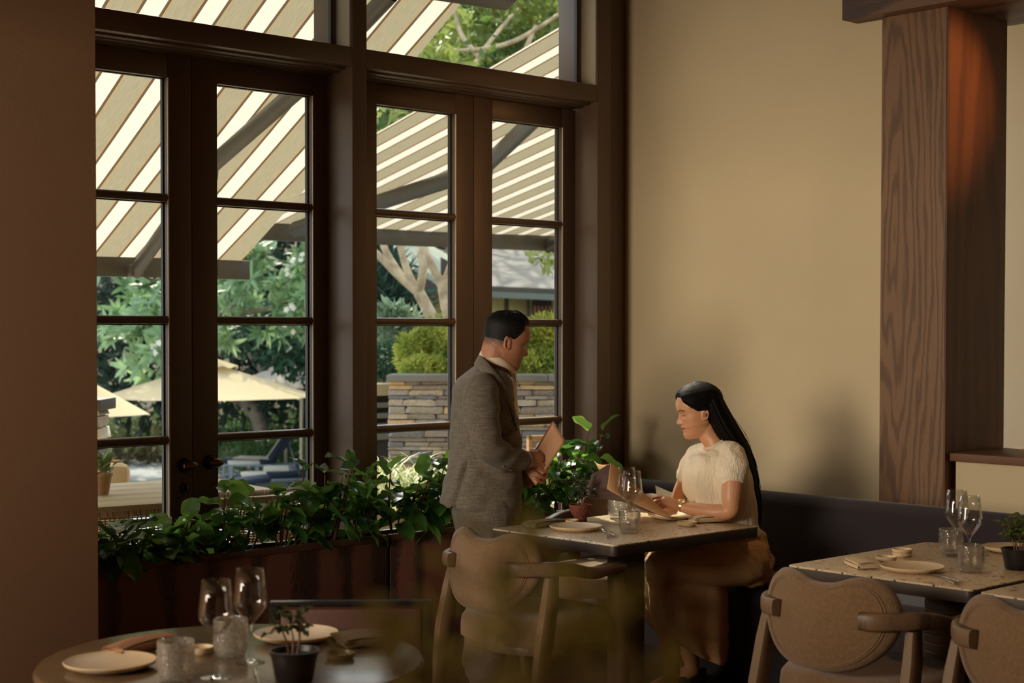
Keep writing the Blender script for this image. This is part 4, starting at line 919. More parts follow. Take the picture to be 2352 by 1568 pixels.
cushion('cream textured cushion seen between menu and table, in the banquette corner', (5.52, 5.23, 0.60), (0.17, 0.17, 0.06), (radians(-14), 0, radians(70)))

# ---- planter boxes along the windows with their plants
def planter(label, x0, x1):
    p = thing('planter_box', label, 'planter', ((x0+x1)/2, 5.50, 0)); w = (x1-x0)/2
    obj('front_panel', box2((-w, -0.08, 0.0), (w, -0.06, 0.596), 0.002), M_planter, p)
    obj('rim', join(box2((-w, -0.085, 0.594), (w, -0.055, 0.622), 0.003), box2((-w, 0.06, 0.594), (w, 0.09, 0.622), 0.003)), mat('planter_rim', srgb(100, 66, 50), 0.4, 0.2, 10, stretch=(0.6, 10, 10)), p)
    obj('side_panel', box2((-w, -0.06, 0), (-w+0.02, 0.09, 0.6)), M_planter, p); obj('side_panel', box2((w-0.02, -0.06, 0), (w, 0.09, 0.6)), M_planter, p)
    obj('back_panel', box2((-w, 0.07, 0), (w, 0.09, 0.6)), M_planter, p)
    obj('soil', box2((-w+0.02, -0.06, 0.50), (w-0.02, 0.07, 0.575)), M_soil, p)
planter('dark oak planter box under the left pair of doors', 2.76, 4.303)
planter('dark oak planter box under the right pair of doors, behind the man', 4.320, 5.80)
def fat_leaf(L, Wd, fold, droop, cup, n=9, m=4):
    V = []
    for i in range(n+1):
        t = i/n; w = Wd*0.5*sqrt(max(0.0, 1-abs(2*t**0.92-1)**2.5)) if 0 < i < n else 0.003
        for k in range(-m//2, m//2+1):
            u = k/(m/2); V.append((L*t, w*u, -droop*L*t*t + fold*w*abs(u) + cup*w*u*u + 0.006*sin(t*9)*abs(u)))
    w_ = m+1
    return V, [(i*w_+k, i*w_+k+1, (i+1)*w_+k+1, (i+1)*w_+k) for i in range(n) for k in range(m)]
M_pep = mat('peperomia_leaf', srgb(84, 128, 56), 0.22, 0.35, 9, trans=0.42, tcol=(0.34, 0.56, 0.09, 1), vcol=srgb(56, 104, 46), spec=0.6)
M_pep2 = mat('peperomia_leaf_dark', srgb(48, 84, 44), 0.18, 0.35, 9, trans=0.22, tcol=(0.24, 0.46, 0.08, 1), vcol=srgb(36, 70, 36), spec=0.6)
M_stem = mat('peperomia_stem', srgb(110, 70, 50), 0.6)
LEAF = [mesh('leaf', fat_leaf(L, Wd, f, d, c), M_) for (L, Wd, f, d, c) in ((0.098, 0.066, 0.25, 0.35, 0.1), (0.085, 0.060, 0.1, 0.15, 0.3), (0.108, 0.070, 0.35, 0.5, 0.0), (0.07, 0.046, 0.4, 0.1, 0.2), (0.09, 0.074, 0.05, 0.6, 0.2)) for M_ in (M_pep, M_pep2)]
def peperomia(label, x, y, z, h, nst, seed, spread=0.10, lean=0.0, group='leafy plants in the planter boxes'):
    rg = random.Random(seed); r = thing('planter_plant', label, 'plant', (x, y, z), 0, group)
    stems = []
    for s in range(nst):
        a = rg.uniform(0, 2*pi); rad = spread*sqrt(rg.random()); tip = Vector((cos(a)*rad*1.5, sin(a)*rad*0.9 - lean*rg.random(), h*rg.uniform(0.6, 1.05)))
        b = Vector((cos(a)*rad*0.4, sin(a)*rad*0.3, 0)); mid = (b+tip)/2+Vector((cos(a)*0.02, 0, 0.03))
        stems.append(tube([b, mid, tip], [0.0045, 0.004, 0.003], 6, sub=6))
        n = rg.randint(6, 8)
        for k in range(n):
            t = 0.35+0.65*(k/(n-1)); p = b*(1-t)**2+mid*2*t*(1-t)+tip*t*t
            az = k*2.39+a+rg.uniform(-.4, .4); el = rg.uniform(-0.45, 0.5)+0.75*(t > 0.9)
            M = Matrix.Translation(p) @ Matrix.Rotation(az, 4, 'Z') @ Matrix.Rotation(-el, 4, 'Y') @ Matrix.Rotation(rg.uniform(-.5, .5), 4, 'X') @ Matrix.Translation((0.012, 0, 0)) @ Matrix.Scale(rg.uniform(0.85, 1.3), 4)
            link('leaf', LEAF[rg.randrange(10)], r, M=M)
    obj('stem', join(*stems), M_stem, r)
    return r
names1 = ['at the pillar edge, lowest on the left', 'second from the pillar, under the door lock', 'third from the pillar, below the two door knobs', 'under the second leaf, left of its pane', 'at the middle of the second leaf\'s pane', 'under the right stile of the second leaf', 'at the right end of the left planter box']
for i, x in enumerate((2.93, 3.14, 3.36, 3.58, 3.80, 4.02, 4.20)):
    peperomia('glossy round leaved plant ' + names1[i], x, 5.49, 0.56, (0.17, 0.19, 0.20, 0.30, 0.33, 0.36, 0.33)[i], 7, 100+i, 0.10, 0.13 if i < 5 else 0.08)
names2 = ['at the left end of the right planter box', 'right of the post, behind the man\'s jacket hem', 'hidden in part by the standing man', 'sunlit, just right of the man\'s hands', 'sunlit, under the corner of the fourth leaf', 'behind the clay potted plant on the table', 'at the far right end by the wall corner']
for i, x in enumerate((4.42, 4.60, 4.82, 5.06, 5.24, 5.42, 5.62)):
    peperomia('glossy round leaved plant ' + names2[i], x, 5.50, 0.56, (0.33, 0.35, 0.30, 0.33, 0.36, 0.38, 0.46)[i], 7, 200+i, 0.10, 0.07)

# ---- tableware
def plate(label, p, r, group=None):
    o = obj('plate', lathe([(0, 0.004), (r*0.62, 0.0), (r*0.68, 0.0), (r*0.97, 0.012), (r, 0.0175), (r*0.985, 0.0195), (r*0.93, 0.0165), (r*0.7, 0.009), (0, 0.008)], 56), M_stone, loc=p); return tag(o, label, 'plate', group)
def dish(label, p, r=0.038, h=0.018, cat='dish'):
    o = obj('small_dish', lathe([(0, 0), (r*0.8, 0), (r*0.97, h*0.5), (r, h), (r*0.93, h), (r*0.86, h*0.55), (r*0.7, h*0.35), (0, h*0.3)], 40), M_stone, loc=p); return tag(o, label, cat)
def wineglass(label, p, s=1.0, group=None):
    h = 0.232*s; R = 0.0425*s
    prof = [(0.0, 0.0), (0.036*s, 0.0), (0.037*s, 0.0015), (0.020*s, 0.0035), (0.006*s, 0.008), (0.0046*s, 0.02), (0.0042*s, 0.07*s), (0.0048*s, 0.088*s), (0.010*s, 0.098*s), (0.025*s, 0.117*s), (R*0.93, 0.138*s), (R, 0.148*s), (R*0.99, 0.158*s), (R*0.9, 0.19*s), (0.0335*s, h), (0.0325*s, h), (R*0.9-0.0013, 0.19*s), (R*0.985-0.0014, 0.157*s), (R-0.0016, 0.148*s), (R*0.91, 0.1395*s), (0.024*s, 0.12*s), (0.008*s, 0.104*s), (0, 0.101*s)]
    r = thing('wine_glass', label, 'glass', p, 0, group)
    obj('foot', lathe(prof[:6], 36, False), M_wglass, r); obj('stem', lathe(prof[5:9], 20, False), M_wglass, r); obj('bowl', lathe(prof[8:], 48, False), M_wglass, r, ang=180)
    return r
def tumbler(label, p, r=0.042, h=0.088, mt=None):
    n = 40; rows = 14
    def f(a, b):
        z = 0.004+(h-0.004)*b; k = int(b*rows); ph = (k % 2)*0.5; bump = 0.0016*max(0, sin(2*pi*(a*22+ph)))*max(0, sin(pi*(b*rows)))**1 if 0.08 < b < 0.86 else 0
        rr = r*(0.80+0.20*min(1, (b/0.35))**0.6) + bump
        return (rr*cos(2*pi*a), rr*sin(2*pi*a), z)
    def g(a, b): rr = r*(0.78+0.16*min(1, (b/0.35))**0.6); return (rr*cos(2*pi*a), rr*sin(2*pi*a), 0.012+(h-0.012)*b)
    o = obj('tumbler', join(grid(f, 88, 40, True), grid(g, 44, 8, True), lathe([(0, 0), (r*0.78, 0), (r*0.81, 0.004)], 40, False), lathe([(0, 0.012), (r*0.78, 0.012)], 40, False), lathe([(r*0.94, h), (r*0.97, h+0.0012), (r, h)], 44, False)), mt or M_tglass, loc=p, ang=180)
    return tag(o, label, 'glass')
def napkin(label, p, L, Wd, rz, mtl=None, h=0.024, roll=0.0):
    """cloth folded in layers: a back-and-forth strip swept along its length"""
    prof = []; lay = 4; t = h/lay
    for k in range(lay):
        y = t*(k+0.35); a, b = (-Wd/2, Wd/2) if k % 2 == 0 else (Wd/2, -Wd/2)
        for i in range(9):
            u = i/8; prof.append((a+(b-a)*u*0.985, y+0.0016*sin(u*5+k*1.7)+0.003*(1-abs(2*u-1)**2)*(k/lay)))
    rings = []
    for i in range(15):
        u = i/14; s = 1-0.05*sin(u*6); x = -L/2+L*u
        rings.append([(x+0.004*sin(y*300), yy*s+0.006*sin(u*3.1), z*(0.82+0.25*sin(u*2.6+0.4))+0.0015) for yy, z in prof for y in (z,)])
    top = grid(lambda a, b: rings[int(round(b*14))][int(round(a*(len(prof)-1)))], len(prof), 15)
    th = [tuple(Vector(v)+Vector((0, 0, 0.0013))) for v in top[0]]; n = len(th)
    V = list(top[0])+th; Fs = list(top[1])+[tuple(q+n for q in f) for f in top[1]]
    w = len(prof)
    for j in (0, 14):
        Fs += [(j*w+i, j*w+i+1, n+j*w+i+1, n+j*w+i) for i in range(w-1)]
    core = box((0, 0, h*0.45), (L*0.93, Wd*0.88, h*0.75), 0.006)
    o = obj('napkin', join((V, Fs), core), mtl or M_linen, loc=p, rot=(0, 0, rz), ang=60); return tag(o, label, 'napkin')
def fork(label, p, rz):
    hd = prism([(-0.10, -0.0035), (-0.098, -0.005), (0.0, -0.003), (0.025, -0.011), (0.045, -0.0115), (0.045, 0.0115), (0.025, 0.011), (0.0, 0.003), (-0.098, 0.005), (-0.10, 0.0035)], 'z', 0.006, 0.0085, 0.0006)
    r = thing('fork', label, 'fork', p, rz)
    obj('handle', hd, M_steel, r)
    for k in range(4): obj('tine', tube([(0.044, -0.0098+0.0065*k, 0.0075), (0.065, -0.0098+0.0065*k, 0.004), (0.09, -0.0085+0.0057*k, 0.009)], 0.0013, 6, sub=6), M_steel, r)
    return r
def knife(label, p, rz):
    r = thing('knife', label, 'knife', p, rz)
    obj('handle', tube([(-0.10, 0, 0.006), (-0.05, 0, 0.006), (0.0, 0, 0.0055)], [0.0055, 0.006, 0.004], 10, flat=0.7), M_steel, r)
    obj('blade', prism([(0.0, -0.004), (0.09, -0.008), (0.115, -0.002), (0.118, 0.003), (0.0, 0.004)], 'z', 0.0035, 0.0053, 0.0004), M_steel, r)
    return r
T = lambda x, y: tuple(onZ(x, y, 0.7405))
plate('stoneware plate at the empty place before the tan armchair', T(1322, 1217), 0.104)
napkin('grey folded napkin on the near left corner, beside the plate', T(1250, 1208), 0.19, 0.07, radians(5), mat('napkin_grey', srgb(150, 138, 116), 0.9, 0.06, 20, 0.3, 220))
dish('small dish peeping out behind the grey napkin', T(1310, 1203), 0.034)
fork('fork laid right of the empty place\'s plate', T(1394, 1226), radians(62)); knife('knife laid right of the empty place\'s fork', T(1400, 1230), radians(40))
tumbler('ribbed glass tumbler at the front of the woman\'s table', T(1446, 1223)); tumbler('ribbed glass tumbler behind the two wine glasses on the woman\'s table', T(1419, 1190))
wineglass('wine glass just behind the front tumbler, the nearer of the pair', T(1451, 1216)); wineglass('wine glass against the open menu, the farther of the pair', T(1438, 1204))
plate('stoneware plate in front of the woman, under the open menu', T(1545, 1190), 0.105)
dish('small shallow dish beside the woman\'s napkin', T(1578, 1207), 0.040, 0.018)
napkin('cream napkin rolled loosely in front of the woman\'s elbow', T(1628, 1199), 0.155, 0.062, radians(-22), h=0.027)
def potplant(label, p, pot, leaf, n, h, kind, seed, soilz, rr):
    r = thing('potted_plant', label, 'plant', p); pr, pm = pot
    obj('pot', lathe(pr, 36), pm, r); obj('soil', lathe([(0, soilz), (rr, soilz-0.004)], 24, False), M_soil, r)
    rg = random.Random(seed); st = []
    for s in range(n):
        a = 2*pi*s/n+rg.uniform(-.4, .4); b = Vector((cos(a)*0.010, sin(a)*0.010, soilz-0.005)); tip = b+Vector((cos(a)*0.035*rg.uniform(.3, 1), sin(a)*0.035*rg.uniform(.3, 1), h*rg.uniform(0.7, 1.0)))
        st.append(tube([b, (b+tip)/2+Vector((0.006, 0, 0)), tip], [0.0022, 0.002, 0.0014], 6, sub=5))
        for k in range(kind):
            t = 0.45+0.55*k/(kind-1) if h > 0.1 else 0.7+0.3*k/(kind-1)
            q = b.lerp(tip, t); el = rg.uniform(-0.1, 0.6)+(0.6 if t > .92 else 0)
            link('leaf', leaf, r, M=Matrix.Translation(q) @ Matrix.Rotation(k*2.2+a+rg.uniform(-.3, .3), 4, 'Z') @ Matrix.Rotation(-el, 4, 'Y') @ Matrix.Scale(rg.uniform(0.75, 1.1), 4))
    obj('stem', join(*st), M_stem, r); return r
M_terra = mat('terracotta_rough', srgb(136, 74, 50), 0.9, 0.4, 30, 0.8, 90, vcol=srgb(96, 50, 36))
clay = [(0, 0), (0.034, 0), (0.036, 0.004), (0.034, 0.022), (0.040, 0.030), (0.056, 0.055), (0.062, 0.082), (0.0625, 0.088), (0.057, 0.088), (0.054, 0.078), (0.0, 0.074)]
lf1 = mesh('leaf', fat_leaf(0.066, 0.026, 0.3, 0.3, 0.1), mat('striped_leaf', srgb(86, 106, 70), 0.4, 0.4, 60, trans=0.2, vcol=srgb(44, 66, 40), stretch=(0.2, 3, 1)))
potplant('striped leaved plant in a footed clay pot on the woman\'s table', T(1333, 1196), (clay, M_terra), lf1, 6, 0.165, 6, 5, 0.078, 0.05).scale = (0.78, 0.78, 0.78)
blk = [(0, 0), (0.038, 0), (0.042, 0.004), (0.050, 0.05), (0.056, 0.068), (0.051, 0.068), (0.047, 0.056), (0, 0.054)]
M_blackpot = mat('black_pot', srgb(34, 28, 26), 0.4, 0.2, 20)
lf2 = mesh('leaf', fat_leaf(0.052, 0.028, 0.3, 0.3, 0.1), mat('young_leaf', srgb(104, 122, 56), 0.4, 0.3, 20, trans=0.25))
potplant('young plant in a black pot on the right table', T(2338, 1306), (blk, M_blackpot), lf2, 6, 0.115, 5, 8, 0.056, 0.045)
# right table
napkin('folded napkin on the left side of the right table', T(1983, 1300), 0.15, 0.085, radians(52)); dish('glazed dish half under the right table\'s napkin', T(2036, 1289), 0.036)
dish('lower dish of the stacked pair on the right table', T(2072, 1277), 0.035, 0.014); sp_ = T(2072, 1277); dish('upper dish of the stacked pair on the right table', (sp_[0], sp_[1], sp_[2]+0.0125), 0.036, 0.014)
plate('stoneware plate at the near place of the right table', T(2095, 1311), 0.104); plate('stoneware plate at the far place of the right table', T(2325, 1266), 0.105)
wineglass('wine glass on the right table, the farther one on the left', T(2197, 1277)); wineglass('wine glass on the right table, the nearer one behind the tumbler', T(2226, 1296))
tumbler('smoked glass tumbler behind the right table\'s wine glasses', T(2184, 1272)); tumbler('patterned glass tumbler at the front of the right table', T(2230, 1313))
fork('fork lying at the right table\'s near plate', T(2165, 1328), radians(62)); knife('dark knife lying beside the right table\'s fork', T(2172, 1333), radians(48))
# ---- round table in the near left corner
RT_ = (2.02, 3.13)
t = thing('round_table', 'round wooden table at the lower left, laid with glasses and plates', 'table', (RT_[0], RT_[1], 0))
obj('tabletop', lathe([(0, 0.715), (0.425, 0.715), (0.445, 0.722), (0.452, 0.735), (0.446, 0.747), (0.436, 0.75), (0, 0.75)], 80), mat('round_table_wood', srgb(112, 92, 68), 0.2, 0.2, 3, stretch=(1, 9, 1)), t)
obj('pedestal', lathe([(0, 0.02), (0.05, 0.02), (0.05, 0.70), (0.16, 0.715), (0, 0.715)], 28), M_ped, t); obj('base_plate', lathe([(0, 0), (0.26, 0), (0.26, 0.012), (0.05, 0.025), (0, 0.025)], 36), M_black, t)
R = lambda x, y: tuple(onZ(x, y, 0.7505))
plate('cream plate at the lower left of the round table', R(253, 1534), 0.105); plate('cream plate at the far side of the round table', R(680, 1468), 0.106)
napkin('brown rolled napkin at the left rim of the round table', R(320, 1494), 0.20, 0.062, radians(22), mat('napkin_brown', srgb(176, 128, 92), 0.9, 0.1, 12, 0.3, 220), 0.028)
napkin('dark folded napkin at the right of the round table', R(835, 1478), 0.13, 0.12, radians(-20), mat('napkin_dark', srgb(112, 92, 66), 0.9, 0.1, 12, 0.3, 220), 0.026)
dish('small dish behind the left tumbler on the round table', R(462, 1500), 0.030, 0.017)
o = dish('dark candle dish right of the little plant on the round table', R(782, 1512), 0.036, 0.015); o.data.materials[0] = mat('smoked_dish', srgb(96, 78, 54), 0.2)
wineglass('tall wine glass on the round table, the nearer and lower one', R(497, 1556), 0.94); wineglass('tall wine glass on the round table, the farther and higher one', R(575, 1520), 0.94)
tumbler('frosted tumbler in front on the round table', R(404, 1562), 0.041, 0.088, M_tfrost); tumbler('frosted tumbler between the round table\'s wine glasses', R(530, 1506), 0.041, 0.088, M_tfrost)
knife('knife beside the lower left plate', R(590, 1556), radians(60))
lf3 = mesh('leaf', fat_leaf(0.040, 0.018, 0.3, 0.5, 0.1), mat('thin_leaf', srgb(84, 88, 50), 0.5, 0.3, 20, trans=0.3))
potplant('thin stemmed seedling in a black pot on the round table', R(676, 1562), (blk, M_blackpot), lf3, 4, 0.10, 5, 15, 0.056, 0.045)
# dark framed chair behind the round table
dc = thing('framed_chair', 'dark framed chair with a brown leather back behind the round table', 'chair', (2.74, 3.62, 0), radians(47-4))
dc.rotation_euler.z = YAW-pi/2+0.05
M_dark = mat('ebonised_wood', srgb(22, 17, 14), 0.75, spec=0.2); M_leath = mat('brown_leather', srgb(84, 50, 36), 0.6, 0.15, 8, 0.1, 120)
obj('back_frame', join(box2((-0.235, -0.02, 0.728), (0.235, 0.015, 0.742), 0.004), box2((-0.235, -0.02, 0), (-0.205, 0.015, 0.73), 0.004), box2((0.205, -0.02, 0), (0.235, 0.015, 0.73), 0.004)), M_dark, dc)
obj('back_pad', box2((-0.205, -0.03, 0.45), (0.205, 0.01, 0.725), 0.018), M_leath, dc)
obj('seat', box2((-0.22, -0.46, 0.40), (0.22, -0.04, 0.46), 0.02), M_leath, dc)
for sx in (-.215, .215): obj('leg', box2((sx-.015, -0.45, 0), (sx+.015, -0.42, 0.40), 0.003), M_dark, dc)

# ---- tall plant right in front of the camera, far out of focus
fp = thing('floor_plant', 'tall leafy plant in soft blur along the bottom edge, nearest the viewer', 'plant', (0, 0, 0)); fpb = at(1180, 784, 0.66); fp.location = (fpb.x, fpb.y, 0)
obj('pot', lathe([(0, 0), (0.12, 0), (0.16, 0.30), (0.17, 0.34), (0.155, 0.34), (0.14, 0.28), (0, 0.28)], 32), M_terra, fp)
M_fore = mat('olive_leaf', srgb(140, 128, 58), 0.5, 0.4, 20, trans=0.45, vcol=srgb(110, 100, 42))
lfs = [mesh('leaf', fat_leaf(L, w, 0.2, dr, 0.1), M_fore) for L, w, dr in ((0.055, 0.014, 0.3), (0.045, 0.016, 0.6), (0.065, 0.013, 0.2))]
rg = random.Random(21); st = []
spots = [(870, 1395), (905, 1450), (1010, 1500), (1060, 1545), (1120, 1480), (1165, 1262), (1185, 1345), (1210, 1420), (1240, 1500), (1300, 1420), (1330, 1345), (1360, 1450), (1430, 1395), (1440, 1480), (1500, 1530), (960, 1540), (1290, 1530), (1390, 1545), (1150, 1560), (1540, 1575), (820, 1560), (1090, 1420), (1250, 1555), (1200, 1540), (1320, 1490), (1410, 1520), (1030, 1565), (1340, 1565), (1160, 1510), (1470, 1560)]
for px, py in spots:
    D = rg.uniform(0.56, 0.72); tip = at(px, py, D)-fp.location
    b = Vector((rg.uniform(-.05, .05), rg.uniform(-.05, .05), 0.28)); m_ = b.lerp(tip, 0.6)+Vector((rg.uniform(-.03, .03), rg.uniform(-.03, .03), 0))
    st.append(tube([b, m_, tip], [0.004, 0.0028, 0.0008], 6, sub=8))
    for j in range(5):
        t_ = 0.90+0.10*j/4; q = b*(1-t_)**2+m_*2*t_*(1-t_)+tip*t_*t_
        link('leaf', lfs[rg.randrange(3)], fp, M=Matrix.Translation(q) @ Matrix.Rotation(rg.uniform(0, 6.28), 4, 'Z') @ Matrix.Rotation(-rg.uniform(0.3, 1.4), 4, 'Y') @ Matrix.Scale(rg.uniform(0.4, 0.7), 4))
obj('stem', join(*st), M_stem, fp)
# ================================================================== PEOPLE
def fuse(name, parts, voxel, mt, iters=6, lam=0.5, post=None):
    """union of overlapping closed shapes as one continuous skin: voxel remesh, then light smoothing"""
    m = join(*parts); me = mesh('tmp', m, None, False, False); o = bpy.data.objects.new('tmp', me); COL.objects.link(o)
    r = o.modifiers.new('r', 'REMESH'); r.mode = 'VOXEL'; r.voxel_size = voxel
    s = o.modifiers.new('s', 'SMOOTH'); s.iterations = iters; s.factor = lam
    dg = bpy.context.evaluated_depsgraph_get(); ev = o.evaluated_get(dg)
    out = bpy.data.meshes.new_from_object(ev); bpy.data.objects.remove(o); bpy.data.meshes.remove(me)
    out.name = name
    if post is not None:
        n = len(out.vertices); co = np.empty(n*3); no = np.empty(n*3)
        out.vertices.foreach_get('co', co); out.vertices.foreach_get('normal', no); co = co.reshape(-1, 3); no = no.reshape(-1, 3)
        co = post(co, no); out.vertices.foreach_set('co', co.ravel()); out.update()
    out.polygons.foreach_set('use_smooth', [True]*len(out.polygons)); out.materials.clear(); out.materials.append(mt)
    return out
def orient(me):
    bm = bmesh.new(); bm.from_mesh(me); bmesh.ops.recalc_face_normals(bm, faces=list(bm.faces)); bm.to_mesh(me); bm.free()
def solid(m):
    bm = mk_bm(m); return grab(bm)
def cap(a, b, ra, rb, n=14, k=4):
    """tapered limb with round ends"""
    a, b = Vector(a), Vector(b); d = (b-a).normalized(); P, Rr = [], []
    for i in range(k+1): t = pi/2*(1-i/k); P.append(a-d*ra*sin(t)); Rr.append(max(ra*cos(t), 0.0005))
    for i in range(k+1): t = pi/2*i/k; P.append(b+d*rb*sin(t)); Rr.append(max(rb*cos(t), 0.0005))
    return tube(P, Rr, n)
def limb(pts, rad, n=16, sub=24, flat=1.0, side=None):
    q = smooth_path([tuple(p)+(r,) for p, r in zip(pts, rad)], sub); P = [Vector(a[:3]) for a in q]; Rr = [a[3] for a in q]
    d0 = (P[0]-P[1]).normalized(); d1 = (P[-1]-P[-2]).normalized()
    P = [P[0]+d0*Rr[0]*0.85, P[0]+d0*Rr[0]*0.5]+P+[P[-1]+d1*Rr[-1]*0.5, P[-1]+d1*Rr[-1]*0.85]; Rr = [Rr[0]*0.45, Rr[0]*0.85]+Rr+[Rr[-1]*0.85, Rr[-1]*0.45]
    return tube(P, Rr, n, flat=flat, side=side)
def ell(c, r, M=None, n=20, m=14):
    V = [(r[0]*sin(pi*j/m)*cos(2*pi*i/n), r[1]*sin(pi*j/m)*sin(2*pi*i/n), r[2]*cos(pi*j/m)) for j in range(m+1) for i in range(n)]
    V = [(x if abs(x) > 1e-9 else 1e-6*cos(i), y if abs(y) > 1e-9 else 1e-6*sin(i), z) for i, (x, y, z) in enumerate(V)]
    Fs = [(j*n+i, j*n+(i+1) % n, (j+1)*n+(i+1) % n, (j+1)*n+i) for j in range(m) for i in range(n)]
    MM = Matrix.Translation(c) @ (M if M is not None else Matrix.Identity(4)); return xf((V, Fs), MM)
def interp(tab, z):
    xs = [a for a, _ in tab]; return np.interp(z, xs, [b for _, b in tab])
def gauss(v, c, s): return np.exp(-((v-c)/s)**2)

class Head:
    """skull and face as a height field round the head's vertical axis; +x is where the face looks, unit = head height"""
    def __init__(self, female=False):
        f = female
        self.front = [(0.0, .27), (.02, .315), (.05, .345), (.09, .358), (.125, .352), (.155, .335), (.18, .348), (.205, .352), (.225, .338), (.245, .352), (.268, .356), (.29, .345), (.32, .338), (.36, .345), (.42, .352), (.48, .35), (.52, .352), (.56, .378 if not f else .37), (.60, .388), (.68, .392), (.76, .375), (.84, .325), (.91, .245), (.96, .16), (.99, .07), (1.0, .01)]
        self.back = [(0.0, .02), (.06, .08), (.12, .15), (.2, .22), (.3, .30), (.4, .375), (.5, .425), (.6, .45), (.7, .452), (.8, .42), (.88, .345), (.94, .25), (.98, .13), (1.0, .01)]
        jw = 0.84 if f else 1.0
        self.width = [(0.0, .085*jw), (.03, .14*jw), (.08, .19*jw), (.14, .228*jw), (.2, .255*jw), (.28, .28), (.36, .300), (.45, .318), (.55, .33), (.65, .338), (.75, .325), (.84, .28), (.91, .21), (.96, .14), (.99, .065), (1.0, .01)]
        self.f = f
    def surf(self, th, z, scale=1.0):
        """th: angle from the face, array; z array; returns x, y"""
        c, s = np.cos(th), np.sin(th); fr = interp(self.front, z); bk = interp(self.back, z); w = interp(self.width, z)
        p = np.where(c > 0, 0.86, 0.92)
        x = np.sign(c)*np.abs(c)**p*np.where(c > 0, fr, bk); y = np.sign(s)*np.abs(s)**p*w
        return x*scale, y*scale
    def mesh(self, nt=128, nz=150):
        T, Z = np.meshgrid(np.linspace(0, 2*pi, nt, endpoint=False), 1-(1-np.linspace(0, 1, nz))**1.0)
        x, y = self.surf(T, Z); front = np.clip(np.cos(T), 0, 1); f = self.f
        ay = np.abs(y)
        # nose
        ridge = interp([(0.30, 0), (.315, .055), (.335, .098), (.355, .112), (.38, .100), (.43, .068), (.48, .040), (.53, .018), (.57, 0)] if not f else [(0.30, 0), (.315, .05), (.335, .105), (.355, .118), (.38, .102), (.43, .066), (.48, .034), (.52, .012), (.55, 0)], Z)
        wn = interp([(.28, .04), (.33, .062), (.37, .055), (.45, .036), (.55, .03)], Z)
        x += ridge*np.exp(-(ay/wn)**2.4)*(front > 0)
        x += 0.03*gauss(ay, .062, .022)*gauss(Z, .335, .022)*(front > 0)        # wings of the nose
        # eye sockets, brow, lids
        x -= 0.042*gauss(ay, .135, .062)*gauss(Z, .50, .040)*(front > 0)
        x += 0.020*gauss(ay, .135, .042)*gauss(Z, .497, .022)*(front > 0)
        x += 0.012*gauss(ay, .13, .08)*gauss(Z, .575, .022)*(front > 0)
        # lips
        x += 0.026*gauss(ay, 0, .075)*gauss(Z, .262, .016)*(front > 0); x += 0.026*gauss(ay, 0, .066)*gauss(Z, .203, .019)*(front > 0)
        x -= 0.020*gauss(ay, 0, .085)*gauss(Z, .231, .008)*(front > 0); x -= 0.012*gauss(ay, .105, .02)*gauss(Z, .23, .02)*(front > 0)
        x -= 0.008*gauss(ay, 0, .016)*gauss(Z, .295, .02)*(front > 0)
        # cheekbones and chin
        x += 0.014*gauss(ay, .19, .06)*gauss(Z, .40, .05)*(front > 0); y += np.sign(y)*0.010*gauss(Z, .42, .06)*gauss(x, .16, .10)
        y += np.sign(y)*(0.0 if f else 0.012)*gauss(Z, .13, .06)*gauss(x, .03, .12)
        V = np.stack([x, y, Z], -1).reshape(-1, 3)
        Fs = [(j*nt+i, j*nt+(i+1) % nt, (j+1)*nt+(i+1) % nt, (j+1)*nt+i) for j in range(nz-1) for i in range(nt)]
        Fs += [tuple(range(nt-1, -1, -1)), tuple((nz-1)*nt+i for i in range(nt))]
        return [tuple(v) for v in V], Fs
    def ear(self, s):
        """helix rim, bowl and lobe at the side s"""
        rim = []; 
        for k in range(22):
            a = radians(-70+330*k/21); rim.append((-0.035+0.062*cos(a)*(1.0)-0.02*sin(a), s*(0.325+0.035*(0.5-0.5*cos(a+0.4))), 0.445+0.118*sin(a)))
        sh = lambda m: ([(x*0.9-0.020, y, 0.445+(z-0.445)*0.86) for x, y, z in m[0]], m[1])
        r = [tube(rim, [0.015+0.004*sin(pi*k/21) for k in range(22)], 8)]
        r.append(ell((-0.03, s*0.315, 0.44), (0.050, 0.022, 0.10), Matrix.Rotation(-0.16, 4, 'Y')))
        r.append(ell((0.0, s*0.325, 0.345), (0.024, 0.018, 0.032))); r.append(ell((0.022, s*0.325, 0.435), (0.014, 0.02, 0.024)))
        inner = [(-0.035+0.03*cos(a), s*0.345, 0.46+0.062*sin(a)) for a in [radians(-40+200*k/9) for k in range(10)]]
        r.append(tube(inner, 0.010, 6)); return [sh(q) for q in r]

def skinmat(name, base, dark, lip, rough=0.5):
    m = bpy.data.materials.new(name); m.use_nodes = True; N, L = nt(m); b = N['Principled BSDF']
    at_ = N.new('ShaderNodeVertexColor'); at_.layer_name = 'tint'
    nz = N.new('ShaderNodeTexNoise'); nz.inputs['Scale'].default_value = 40; tc = N.new('ShaderNodeTexCoord'); L.new(tc.outputs['Object'], nz.inputs['Vector'])
    mx = N.new('ShaderNodeMix'); mx.data_type = 'RGBA'; mx.blend_type = 'MULTIPLY'; mx.inputs[0].default_value = 0.18; L.new(at_.outputs[0], mx.inputs[6]); L.new(nz.outputs[0], mx.inputs[7])
    L.new(mx.outputs[2], b.inputs['Base Color']); b.inputs['Roughness'].default_value = rough
    b.inputs['Subsurface Weight'].default_value = 0.12; b.inputs['Subsurface Radius'].default_value = (0.012, 0.005, 0.003); b.inputs['Subsurface Scale'].default_value = 0.6
    return m
